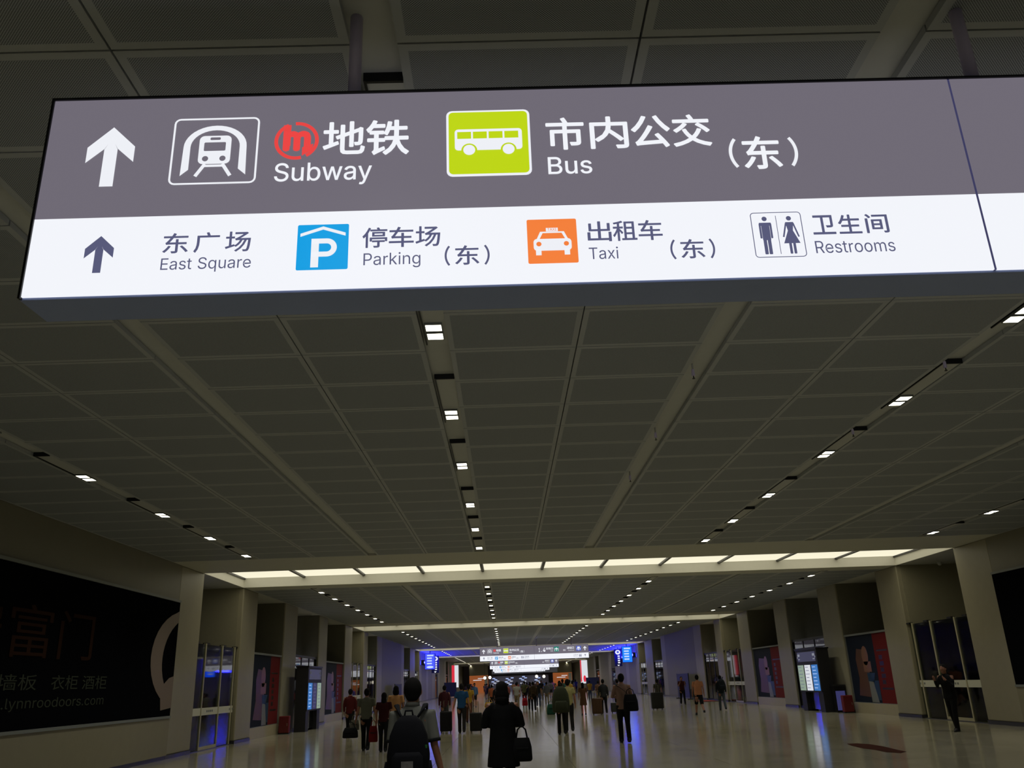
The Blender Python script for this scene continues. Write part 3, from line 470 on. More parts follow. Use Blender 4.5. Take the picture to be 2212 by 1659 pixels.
# ceiling lamps
LY = [[-3.6, -.7, 2.2, 5.62, 8.04, 10.9, 13.75, 17.05, 19.95, 22.87], [32.6, 35.2, 38.0, 40.8, 43.6, 46.3, 48.8],
      [59.0 + 2.85 * k for k in range(10)], [95.6 + 2.85 * k for k in range(6)], [120.6 + 2.85 * k for k in range(11)], [160.5 + 2.85 * k for k in range(8)]]
ROWX = [(-6.88, 'far left'), (-.64, 'centre left'), (5.485, 'centre right'), (11.69, 'far right')]
lamp0 = None
ordn = ['first', 'second', 'third', 'fourth', 'fifth', 'sixth', 'seventh', 'eighth', 'ninth', 'tenth', 'eleventh']
secn = ['', 'ceiling between the first and second lit coffers', 'ceiling between the second and third lit coffers', 'blue-lit ceiling section', 'ceiling past the blue light', 'far end ceiling section']
def make_lamp():
    t = empty('ceiling_lamp', (0, 0, ZC))
    la = D.lights.new('lamp_beam', 'SPOT'); la.energy = SPOT_W; la.color = (1, .98, .90); la.spot_size = math.radians(112); la.spot_blend = 1.0; la.shadow_soft_size = .08
    lo = D.objects.new('lamp_beam', la); C.objects.link(lo); lo.parent = t; lo.location = (0, 0, -.05)
    h = MB()
    h.box(-.10, .125, -1.42, .36, .012, .045); h.build('mounting_plate', M['channel'], t)
    MB().box(-.10, .125, -1.44, -1.42, -.01, .06).box(-.115, -.10, -1.44, .36, -.005, .06).build('dark_gap_strip', M['black'], t)  # black strips put in for the shaded gap round the plate
    for y in (-.112, .112):
        MB().box(-.088, .092, y - .092, y + .092, -.012, .022).build('lamp_housing', M['ledge'], t)
        MB().poly([(-.078, y - .076, -.0125), (-.078, y + .076, -.0125), (.082, y + .076, -.0125), (.082, y - .076, -.0125)]).build('lamp_lens', E_['lamp'], t)
    return t
for si, lys in enumerate(LY):
    for (x, rn) in ROWX:
        for i, y in enumerate(lys):
            if lamp0 is None: lamp0 = o = make_lamp()
            else: o = dup(lamp0)
            o.location = (x, y, ZC)
            if si == 0: lb = '%s twin square ceiling lamp, %s row, nearest ceiling section' % ((['unseen overhead', 'second unseen overhead', 'third unseen overhead'] + ordn)[i], rn)
            else: lb = '%s twin square lamp, %s row, %s' % (ordn[i], rn, secn[si])
            tag(o, lb, 'ceiling lamp', 'twin ceiling lamps in the %s row' % rn)
# lens must be single sided: flip check

# sprinklers / hanging probes
sp0 = None
for (x, y, w) in ((2.32, 9.37, 'nearest to the camera in the middle channel'), (2.32, 12.05, 'second in the middle channel'), (2.32, 14.8, 'third in the middle channel'),
                  (5.33, 9.36, 'nearest in the right lamp channel'), (5.33, 12.2, 'second in the right lamp channel')):
    if sp0 is None:
        sp0 = empty('sprinkler', (x, y, ZC)); o = sp0
        MB().tube([(0, 0, .1), (0, 0, -.02)], .012).build('pipe', M['channel'], sp0)
        MB().tube([(0, 0, -.02), (0, 0, -.10)], [.018, .022]).build('body', M['rod'], sp0)
        MB().tube([(0, 0, -.10), (0, 0, -.135)], [.006, .006]).tube([(0, 0, -.13), (0, 0, -.136)], .018).build('nozzle', M['black'], sp0)
    else: o = dup(sp0, (x, y, ZC))
    tag(o, 'small pale sprinkler hanging from the ceiling, %s' % w, 'sprinkler', 'sprinklers under the ceiling')

# ------------------------------------------------------------------ side walls
SEGS = [  # (y0, y1, kind)
    (Y0, 24.3, 'adwall'), (24.3, 26.2, 'col'), (26.2, 30.3, 'door'), (30.3, 32.1, 'col'), (32.1, 36.2, 'poster'), (36.2, 38.4, 'col'),
    (38.4, 43.0, 'glazed'), (43.0, 45.0, 'col'), (45.0, 50.0, 'poster'), (50.0, 52.3, 'col'), (52.3, 56.6, 'door'), (56.6, 58.3, 'col'),
    (58.3, 62.5, 'glazed'), (62.5, 65.0, 'col'), (65.0, 77.0, 'wall'), (77.0, 79.0, 'col'), (79.0, 84.0, 'glazed'), (84.0, 88.4, 'col'),
    (88.4, 93.0, 'door'), (93.0, 95.4, 'col'), (95.4, 101.0, 'wall'), (101.0, 103.5, 'col'), (103.5, 109.0, 'wall'), (109.0, 113.8, 'col'),
    (113.8, 118.2, 'glazed'), (118.2, 121.0, 'col'), (121.0, 131.0, 'wall'), (131.0, 133.5, 'col'), (133.5, 138.5, 'glazed'), (138.5, 154.0, 'wall'),
    (154.0, 158.0, 'wall'), (158.0, Y1, 'wall')]
cn = 0
def cat_word(k): return ordn[min(k, 10)]
for side in (-1, 1):
    X = XL if side < 0 else XR; sn = 'left' if side < 0 else 'right'
    def bx(mb, d0, d1, y0, y1, z0, z1):     # d = depth behind the column face
        xa, xb = X + side * d0, X + side * d1
        return mb.box(min(xa, xb), max(xa, xb), y0, y1, z0, z1)
    mid = MB(); wall = MB(); low = MB(); vd = MB(); sk = MB(); vs_w = MB()
    colc = postc = glc = 0
    for (y0, y1, k) in SEGS:
        if k in ('adwall', 'wall'):
            bx(wall, .0, .3, y0, y1, 0, ZC)
            bx(sk, -.012, .0, y0, y1, 0, .10)
            if k == 'adwall':
                bx(mid, -.05, -.001, y0, y1, 0.10, 1.02)
        elif k == 'col':
            c = empty('column', (X + side * .6, (y0 + y1) / 2, 0))
            hw = (y1 - y0) / 2
            m = MB().box(-.6, .6, -hw, hw, .10, ZC); b = m.build('shaft', M['column'], c)
            bv = b.modifiers.new('bevel', 'BEVEL'); bv.width = .03; bv.segments = 2
            MB().box(-.615, .615, -hw - .0, hw + .0, 0, .10).build('base_trim', M['skirting'], c)
            tag(c, '%s beige stone column from the camera on the %s side of the hall' % (cat_word(colc), sn) if colc < 11 else 'far beige stone columns on the %s side of the hall' % sn, 'column', 'columns on the %s side' % sn)
            colc += 1
        elif k == 'door':
            bx(vs_w, .15, 3.2, y1 - .03, y1 - .002, 0, ZC)           # far cheek of the recess
            bx(vs_w, 3.0, 3.2, y0 + .002, y1 - .03, 0, ZC)
            bx(vs_w, .15, 3.2, y0 + .002, y0 + .03, 0, ZC)
        else:
            bx(vd, .05, 3.2, y1 - .03, y1 - .002, 0, ZC)
            bx(vd, 3.0, 3.2, y0 + .002, y1 - .03, 0, ZC)
            bx(vd, .05, 3.2, y0 + .002, y0 + .03, 0, ZC)
            if k == 'poster':
                bx(low, .04, .45, y0 + .03, y1 - .03, 0, .38)
                bx(vd, .16, .45, y0 + .03, y1 - .03, .38, 2.97)
    w = wall.build('wall_' + sn, M['wall']); struct(w, 'beige stone wall along the %s side of the hall' % sn)
    mid.build('dado', M['wall_mid'], w); low.build('plinth', M['wall_low'], w); vd.build('dark_recess', M['void'], w); vs_w.build('vestibule_wall', M['vest'], w)
    sk.build('skirting', M['skirting'], w)

    # glass doors
    dn = 0
    for (y0, y1, k) in SEGS:
        if k != 'door': continue
        dn += 1
        d = empty('door_%d' % (dn + (0 if side < 0 else 3)), (X + side * .12, y0, 0)); struct(d, '%s glass entrance doors between the columns on the %s side' % (['nearest', 'second', 'third'][dn - 1], sn))
        L = y1 - y0; s = L / 4.1
        pys = [.95 * s, 2.55 * s, 3.85 * s]
        zs = 3.03
        pans = [(0.02, pys[0]), (pys[0], pys[1]), (pys[1], pys[2]), (pys[2], L - .02)]
        for i, (a, b) in enumerate(pans):
            MB().box(-.008, .008, a + .03, b - .03, .04, zs).build('glass_pane', M['clear'], d)
            MB().box(-.02, .02, a + .03, b - .03, .99, 1.20).build('safety_band', M['band'], d)
        for p in pys:
            MB().box(-.035, .035, p - .035, p + .035, 0, zs + .03).build('door_post', M['post'], d)
        for i, (a, b) in enumerate(pans):
            xx = -side * .0
            MB().box(-.10, .04, a + .04, a + .3, zs, zs + .05).build('top_bracket', M['black'], d)
        MB().box(-.03, .03, pys[0], pys[1], .02, .11).build('bottom_rail', M['post'], d)
        MB().box(-.05, .05, 0, L, 0, .02).build('threshold', M['skirting'], d)
        for (a, b) in (pans[1], pans[3]):
            q = MB(); m_ = (a + b) / 2
            for kk in range(4):
                q.box(-side * .024 - .002, -side * .024 + .002, m_ - .3 + kk * .16, m_ - .2 + kk * .16, 1.07, 1.13)
            q.build('band_marking', M['ledge'], d)

# void/gaps between ad wall: big billboards
def billboard(side):
    X = XL if side < 0 else XR; sn = 'left' if side < 0 else 'right'
    t = empty('billboard', (X - side * .05, 24.3 if side > 0 else 24.3, 1.08)); 
    # local frame: built in world-like axes; face looks toward the hall
    f = 24.3
    b = MB().box(min(0, side * .05), max(0, side * .05), -27, 0, 0, 2.94); b.build('black_face', mat('billboard_black_' + sn, (15, 16, 19), .7, spec=0), t)
    fr = MB()
    for (za, zb) in ((-.06, 0), (2.94, 3.0)): fr.box(-.03, .03, -27, 0, za, zb)
    fr.build('frame', M['ledge'], t)
    tag(t, 'long black unlit billboard with faint brown lettering on the left wall' if side < 0 else 'blank black unlit billboard on the right wall at the frame edge', 'billboard')
    return t
bl = billboard(-1); billboard(1)
brown = mat('billboard_brown_lettering', (52, 36, 28), .8, spec=0); dim = mat('billboard_grey_lettering', (66, 70, 60), .8, spec=0); pale = mat('billboard_pale_shape', (120, 104, 92), .6)
class WP(PR):          # print on the left billboard: local x -> +Y of world
    pass
def on_wall(pr, name, m, parent, side, off):
    me = pr.mesh(name); me.materials.append(m)
    o = link(name, me, parent); o.rotation_euler = (0, 0, PI / 2 if side < 0 else -PI / 2); o.location = (-side * off, 0, 0)
    return o
# left wall print: y(world) = x(local) ; local origin at y 24.3, z 1.08
def L_(y): return y - 24.3
p = PR(0); p.text('安富门', L_(14.2), L_(19.35), 1.28, 2.25); on_wall(p, 'large_lettering', brown, bl, -1, .012)
p = PR(0); p.text('墙板', L_(15.9), L_(17.25), .70, .98, .0); p.text('衣柜', L_(17.8), L_(18.9), .70, .98); p.text('酒柜', L_(19.1), L_(19.9) + .35, .70, .98)
on_wall(p, 'small_lettering', dim, bl, -1, .012)
p = PR(0); p.text('www.lynnroodoors.com', L_(15.0), L_(20.2), .33, .56); on_wall(p, 'web_address', dim, bl, -1, .012)
p = PR(0)
ang = [math.radians(a) for a in range(80, 251, 10)]
def arcpt(r, a, sx): return (L_(24.9) + sx * r * math.cos(a), 1.45 + r * 1.28 * math.sin(a))
for i in range(len(ang) - 1):
    w0 = .32 + .5 * math.sin(PI * i / len(ang)); w1 = .32 + .5 * math.sin(PI * (i + 1) / len(ang))
    q = [arcpt(1.0, ang[i], 2.3), arcpt(1.0, ang[i + 1], 2.3), arcpt(1.0 - .35 * w1, ang[i + 1], 2.15), arcpt(1.0 - .35 * w0, ang[i], 2.15)]
    q = [(min(a_, -.02), b_) for a_, b_ in q]
    if max(a_ for a_, b_ in q) - min(a_ for a_, b_ in q) > .02: p.p(q)
on_wall(p, 'pale_crescent', pale, bl, -1, .012)
p = PR(0); p.p([(-.75, .15), (-.02, .2), (-.02, 1.0), (-.35, .95), (-.9, .7)])
on_wall(p, 'pale_shape', pale, bl, -1, .014)

# posters (light boxes switched off)
pb_navy = mat('poster_navy', (18, 27, 44), .75, spec=.2); pb_red = mat('poster_red', (104, 22, 24), .75, spec=.2); pb_brown = mat('poster_brown', (92, 60, 48), .4)
pb_tan = mat('poster_tan', (134, 92, 70), .4); pb_white = mat('poster_pale', (120, 122, 112), .4); pb_teal = mat('poster_teal', (20, 56, 78), .4); pb_dark = mat('poster_dark', (40, 22, 20), .4)
def poster(side, y0, y1, words):
    X = XL if side < 0 else XR; W = y1 - y0 - .1
    # local x runs left-to-right as seen from the hall
    t = empty('poster', (X + side * .10, (y0 + y1) / 2, .40), PI / 2 if side < 0 else -PI / 2)
    h = W / 2; H = 2.5
    MB().box(-h, h, 0, .05, 0, H).build('backing', pb_navy, t)
    MB().box(-h - .03, h + .03, -.06, .06, H, H + .07).box(-h - .03, h + .03, -.03, .05, -.04, 0).box(-h - .03, -h, -.03, .05, 0, H).box(h, h + .03, -.03, .05, 0, H).build('frame', M['ledge'], t)
    rx = .15 * W
    p = PR(-.002); p.rect(rx, h, 0, H); p.done('red_field', pb_red, t)
    p = PR(-.004)
    for kk in range(5): p.rect(rx + .32, rx + .62 + .06 * (kk % 2), 1.55 - kk * .22, 1.70 - kk * .22)
    p.rect(rx + .2, h - .25, 1.84, 1.9); p.rect(rx + .2, h - .25, .48, .55); p.done('dark_print', pb_dark, t)
    p = PR(-.004); p.p([(-h + .55, .25), (-.35, .2), (-.1, .9), (-.2, 1.5), (-.4, 1.95), (-h + .9, 2.0), (-h + .7, 1.6), (-h + .8, .9)]); p.done('brown_figure', pb_brown, t)
    p = PR(-.006); p.disc(-.35, 1.72, .3, .36); p.rect(-.62, .1, 1.12, 1.5); p.done('tan_figure', pb_tan, t)
    p = PR(-.006); p.p([(-.35, .72), (.15, .72), (.35, 1.08), (-.4, 1.08)]); p.rect(.1, rx - .02, .1, .8); p.done('teal_shape', pb_teal, t)
    p = PR(-.008); p.p([(-.3, .02), (.35, .02), (.1, .75), (-.32, .78)]); p.done('pale_shape', pb_white, t)
    tag(t, words, 'poster'); return t
poster(-1, 32.1, 36.2, 'unlit navy and red poster, nearest on the left wall'); poster(1, 32.1, 36.2, 'unlit navy and red poster, nearest on the right wall')
poster(-1, 45, 50, 'second unlit navy and red poster on the left wall, past the kiosk'); poster(1, 45, 50, 'second unlit navy and red poster on the right wall, past the kiosk')

# glazed bays: glass wall with lit panels behind; by the kiosks these stand for reflections
def glazed(side, y0, y1, n, lits, words):
    X = XL if side < 0 else XR
    w = empty('window_%d' % n, (X + side * .12, y0, 0)); struct(w, words)
    L = y1 - y0
    for i in range(3):
        MB().box(-.008, .008, L * i / 3 + .03, L * (i + 1) / 3 - .03, .1, 2.98).build('window_pane', M['clear'], w)
    fr = MB()
    for i in range(4): fr.box(-.03, .03, max(0, L * i / 3 - .03), min(L, L * i / 3 + .03), 0, 3.0)
    fr.box(-.04, .04, 0, L, 2.98, 3.08); fr.box(-.04, .04, 0, L, 0, .1); fr.box(-.03, .03, 0, L, 2.62, 2.67)
    fr.build('window_frame', M['black'], w)
    for (a, b, z0, z1, m) in lits:
        MB().box(side * .6 - .02, side * .6 + .02, a, b, z0, z1).build('lit_panel', E_[m], w)
glazed(-1, 38.4, 43, 1, [(.2, 1.3, 2.50, 2.90, 'lit'), (1.4, 3.0, 2.50, 2.78, 'lit'), (1.4, 3.0, 2.78, 2.92, 'litr'), (3.1, 4.4, 2.35, 2.9, 'lit'), (.2, 3.0, 2.30, 2.50, 'litb')], 'dark glazed bay behind the left kiosk with reflections as lit panels at its top')
glazed(1, 38.4, 43, 2, [(.3, 1.7, 2.48, 2.80, 'lit'), (1.8, 3.2, 2.48, 2.80, 'lit'), (3.3, 4.4, 2.46, 2.78, 'lit'), (.3, 2.0, 2.86, 2.93, 'lit')], 'dark glazed bay behind the right kiosk with reflections as lit panels at its top')
glazed(-1, 58.3, 62.5, 3, [(.1, 4.1, 2.3, 2.95, 'lit'), (1.0, 3.0, 2.1, 2.6, 'litb'), (.2, 1.2, 1.75, 1.95, 'litr'), (1.5, 4, 1.6, 1.75, 'lit')], 'glazed shop bay on the left with bright white panels')
glazed(1, 58.3, 62.5, 4, [(.1, 1.0, 1.85, 3.0, 'lit'), (1.0, 2.9, 1.85, 2.65, 'litr'), (2.9, 4.1, 1.85, 3.0, 'lit'), (1.0, 2.9, 2.65, 3.0, 'lime')], 'glazed shop bay on the right with red and white panels')
glazed(-1, 79, 84, 5, [(.3, 4.4, 2.2, 2.95, 'lit'), (.3, 2.4, 1.9, 2.1, 'litb')], 'distant glazed bay on the left past the grey wall')
glazed(1, 79, 84, 6, [(.3, 4.4, 2.2, 3.0, 'lit'), (1, 3, 1.1, 1.4, 'globe')], 'distant glazed bay on the right past the grey wall')
glazed(-1, 113.8, 118.2, 7, [(1, 2.2, 2.0, 2.4, 'lit')], 'far glazed bay on the left beyond the blue light')
glazed(1, 113.8, 118.2, 8, [(.3, 3.8, 2.2, 2.6, 'lit'), (1, 2, 1.0, 1.8, 'litb')], 'far glazed bay on the right beyond the blue light')
glazed(-1, 133.5, 138.5, 9, [(.3, 1.2, 2.0, 2.3, 'lit')], 'farthest glazed bay on the left')
glazed(1, 133.5, 138.5, 10, [(.3, 3.2, 2.1, 2.4, 'lit')], 'farthest glazed bay on the right')
# lit panels behind the doors; nearest left ones stand for reflections in the glass
def lit_door_panel(name, x, y, w, z0, z1, m, words, marks=None, face=0):
    t = empty(name, (x, y, z0), face)
    MB().box(-w / 2 - .02, w / 2 + .02, 0, .08, -.02, z1 - z0 + .02).build('casing', M['black'], t)
    MB().box(-w / 2, w / 2, -.006, .0, 0, z1 - z0).build('lit_face', E_[m], t)
    if marks:
        p = PR(-.009); n, mm = marks; H = z1 - z0
        for i in range(n):
            zc = H * (1 - (i + .5) / n); s = min(.36 * w, .3 * H / n)
            p.rect(-s, s, zc - s * .15, zc + s * .15); p.rect(-s * .15, s * .15, zc - s, zc + s); p.rect(-s * .8, s * .8, zc + s * .7, zc + s)
        p.done('led_lettering', E_[mm], t)
    tag(t, words, 'sign'); return t
lit_door_panel('door_light', -11.2, 28.6, .30, 1.78, 2.62, 'led', 'small upright blue panel of reflected light behind the nearest left glass doors')
lit_door_panel('door_light', -11.35, 29.6, .42, 2.05, 2.55, 'lit', 'white panel of reflected light behind the nearest left glass doors')
lit_door_panel('door_light', -10.9, 29.95, .5, 2.1, 3.0, 'lit', 'tall white panel of reflected light by the last leaf of the nearest left doors')
lit_door_panel('door_light', -10.6, 29.8, .36, 1.78, 2.05, 'led', 'small blue panel of reflected light under the white panel behind the nearest left doors')
lit_door_panel('door_light', 15.0, 29.6, .13, 2.2, 2.75, 'led', 'narrow upright blue LED sign behind the nearest right glass doors', (6, 'ledw'))
lit_door_panel('door_light', -10.6, 56.2, .7, 2.0, 3.0, 'lit', 'bright white panel behind the second left glass doors', (4, 'grey'))
lit_door_panel('door_light', -10.0, 55.6, .35, 1.3, 2.6, 'litr', 'red and white upright banner behind the second left glass doors')
lit_door_panel('door_light', 15.2, 56.1, .45, 1.35, 2.6, 'lit', 'white upright banner behind the second right glass doors')
lit_door_panel('door_light', 16.1, 55.8, .4, 2.3, 2.8, 'lit', 'small white panel behind the second right glass doors')
lit_door_panel('door_light', 14.9, 92.6, .8, 1.2, 2.9, 'litr', 'red upright banner behind the third right glass doors')
lit_door_panel('door_light', 15.8, 92.5, 1.1, 2.4, 3.0, 'lit', 'white panel behind the third right glass doors')
lit_door_panel('door_light', -10.2, 92.5, .9, 2.2, 2.9, 'lit', 'white panel behind the third left glass doors')

# dome camera
t = empty('dome_camera', (15.2, 29.7, ZC)); MB().tube([(0, 0, 0), (0, 0, -.04)], .09, 16).build('mount', M['channel'], t)
MB().ell((0, 0, -.05), (.075, .075, .075), 14, 8).build('dome', M['channel'], t, smooth=True); tag(t, 'small dome camera on the ceiling above the right glass doors', 'camera')

# kiosks
def kiosk(side, words):
    t = empty('information_kiosk', ((XL + .85) if side < 0 else (XR - .85), 38.5, 0), PI / 2 if side < 0 else -PI / 2)
    # local x left-right seen from the hall, y into the wall
    W = 1.35; dp = .5
    b = MB().box(-W, W, 0, dp, .78, 2.5); b.box(-W, -W + .55, 0.04, dp, 0, .78); b.box(W - .55, W, .04, dp, 0, .78); b.build('body', M['blackp'], t)
    MB().box(-W - .03, W + .03, -.03, dp + .03, 2.5, 2.56).build('top_cap', M['black'], t)
    MB().box(-W + .55, W - .55, .2, .3, .08, .78).build('lower_screen', M['glass'], t)
    p = PR(-.004); p.rect(-W + .2, W - .2, 2.02, 2.42); p.done('header_panel', E_['litd'], t)
    p = PR(-.008)
    for sx in (-1, 1):
        p.rect(sx * .95 - .14, sx * .95 + .14, 2.24, 2.34); p.rect(sx * .95 - .12, sx * .95 + .12, 2.10, 2.14)
    p.p([(-1.2, 2.2), (-1.1, 2.26), (-1.1, 2.14)]); p.p([(1.2, 2.2), (1.1, 2.26), (1.1, 2.14)]); p.done('header_lettering', E_['hdr'] if side > 0 else M['ledge'], t)
    order = ['litg', 'lit', 'scrb'] if side > 0 else ['scrb', 'scrp', 'litg']
    for i, mm in enumerate(order):
        x = (-.88 + .88 * i); 
        MB().box(x - .36, x + .36, -.012, 0, .84, 1.88).build('screen', E_[mm], t)
        p = PR(-.016)
        for kk in range(7):
            p.rect(x - .28 + .05 * (kk % 2), x + .1 + .06 * (kk % 3), 1.78 - kk * .14, 1.80 - kk * .14)
        p.done('screen_text', E_['ink'] if mm != 'scrb' else E_['ledw'], t)
    tag(t, words, 'kiosk')
kiosk(-1, 'black information kiosk with three upright screens by the left wall'); kiosk(1, 'black information kiosk with three upright screens by the right wall')

def extinguisher_box(x, y, words, face):
    t = empty('extinguisher_box', (x, y, 0), face)
    b = MB().box(-.2, .2, -.12, .12, .04, .66).build('cabinet', M['red'], t); bv = b.modifiers.new('bevel', 'BEVEL'); bv.width = .015
    MB().box(-.17, .17, -.132, -.12, .08, .62).build('door', mat('dark_red_door', (92, 14, 16), .45), t)
    MB().box(.12, .14, -.145, -.132, .3, .4).build('handle', M['steel'], t)
    MB().box(-.21, .21, -.13, .13, 0, .04).build('foot', M['black'], t)
    tag(t, words, 'fire extinguisher box')
extinguisher_box(-8.85, 36.0, 'red fire extinguisher box at the foot of the column by the left poster', 0)
extinguisher_box(13.6, 36.0, 'red fire extinguisher box at the foot of the column by the right poster', 0)
extinguisher_box(13.55, 104, 'distant red fire extinguisher box by the blue-lit right wall', 0)

t = empty('waste_bin', (13.62, 36.84, 0))
b = MB().box(-.22, .22, -.18, .18, .0, 1.0).build('body', M['black'], t)
MB().box(-.19, .19, -.19, -.18, .08, .82).build('lit_panel', E_['lav'], t)
MB().box(-.24, .24, -.20, .20, 1.0, 1.06).build('lid', M['blackp'], t)
tag(t, 'slim bin with a dim lavender front panel beside the right kiosk', 'waste bin')

# navy boards in front of the grey walls
for (x, y, w, h, rz, wd) in ((-8.5, 70, 4.2, 1.8, PI / 2, 'dark navy partition board in front of the left grey wall'), (13.3, 67.5, 4.4, 1.8, PI / 2, 'dark navy partition board in front of the right grey wall'),
                             (-7.6, 120, 1.6, 1.9, 0, 'far navy board standing past the blue-lit left column'), (11.9, 124, 1.8, 1.9, 0, 'far navy board standing past the blue-lit right column')):
    t = empty('partition_board', (x, y, 0), rz)
    MB().box(-w / 2, w / 2, -.03, .03, .12, h).build('board', M['navy'], t)
    for s in (-1, 1): MB().box(s * w / 2 - .03, s * w / 2 + .03, -.2, .2, 0, .05).box(s * w / 2 - .02, s * w / 2 + .02, -.02, .02, .05, h + .02).build('stand', M['black'], t)
    tag(t, wd, 'board')
# low red barrier boxes
t = empty('door_mat', (13.2, 59.8, 0)); MB().box(-.5, .5, -1.6, 1.6, 0, .02).build('mat', mat('brick_red_mat', (150, 52, 40), .9, noise=.2), t); MB().box(-.54, .54, -1.64, -1.6, 0, .025).box(-.54, .54, 1.6, 1.64, 0, .025).build('edge', M['black'], t)
tag(t, 'brick red floor mat in front of the right shop bay', 'mat')
# floor mark
p = MB(); pts = [(-.14, 1.28), (.09, 1.31), (.25, .91), (.25, .18), (.15, -.7), (.12, -1.2), (-.11, -1.45), (-.26, -1.14), (-.24, -.52), (-.31, -.08), (-.25, .73)][::-1]
p.rings([[(x, y, 0) for x, y in pts], [(x, y, .004) for x, y in pts]])
o = p.build('floor_mark', M['red_mark'], None, (7.95, 19.8, .0005)); tag(o, 'dark reddish mark on the floor at the right', 'floor sticker')

# ------------------------------------------------------------------ blue lit zone
BLUE = emit('added_uplight_glow', (60, 60, 255), 1)  # glow of the added uplights that tint the ceiling
BLUE.node_tree.nodes['Principled BSDF'].inputs['Emission Color'].default_value = (.018, .02, 1, 1)
BLUE.node_tree.nodes['Principled BSDF'].inputs['Emission Strength'].default_value = 70
def blue_screen(side):
    X = XL if side < 0 else XR; sn = 'left' if side < 0 else 'right'
    t = empty('led_screen', (X - side * 1.0, 94.3, 0))
    MB().box(-.55, .55, 0, .12, 3.2, 4.85).box(-.04, .04, .04, .1, 4.85, ZC).build('casing', M['black'], t)
    MB().box(-.5, .5, -.02, 0, 3.25, 4.8).build('lit_face', E_['led'] if side < 0 else E_['ledc'], t)
    p = PR(-.03)
    for k in range(4 if side < 0 else 5):
        z = 4.55 - k * .27; p.rect(-.32, .2 if k else .36, z, z + .14)
    if side < 0: p.disc(0, 3.45, .36, .12)
    p.done('led_lettering', E_['ledw'], t)
    tag(t, 'bright blue LED sign hung high on the %s side' % sn, 'led sign')
    t = empty('blade_sign', (X - side * (.9 if side < 0 else .95), 102.5, 0))
    MB().box(-.42, .42, 0, .1, 2.95, 4.85).box(-.04, .04, .03, .09, 4.85, ZC).build('casing', M['navy'], t)
    p = PR(-.01); p.disc(0, 4.5, .3, .26); 
    for k in range(4): p.rect(-.05, .2, 4.0 - k * .24, 4.14 - k * .24)
    p.p([(-.15, 3.12), (.15, 3.12), (0, 2.97)]); p.done('lettering', E_['letter'], t)
    q = PR(-.014); q.disc(0, 4.52, .14, .12); q.done('emblem_ring', E_['indigo'], t)
    tag(t, 'navy upright blade sign with white emblem beside the %s blue screen' % sn, 'sign')
    t = empty('added_uplight', (X - side * .02, 103, 3.7))  # added blue uplight; ledge and lip shaped to steer its glow upward
    sx = -side
    def b2(a, b, *r): return MB().box(min(a * sx, b * sx), max(a * sx, b * sx), *r)
    b2(0, .34, -8.4, 8.4, 0, .05).box(min(.30 * sx, .34 * sx), max(.30 * sx, .34 * sx), -8.4, 8.4, .05, .16).box(min(0, .34 * sx), max(0, .34 * sx), -8.44, -8.4, 0, .5).build('housing', M['blackp'], t)
    MB().poly([(.02 * sx, -8.3, .42), (.02 * sx, 8.3, .42), (.27 * sx, 8.3, .07), (.27 * sx, -8.3, .07)]).build('lit_face', BLUE, t)
    tag(t, 'added upward blue light on a wall ledge, %s side, past the third coffer' % sn, 'led strip')
blue_screen(-1); blue_screen(1)

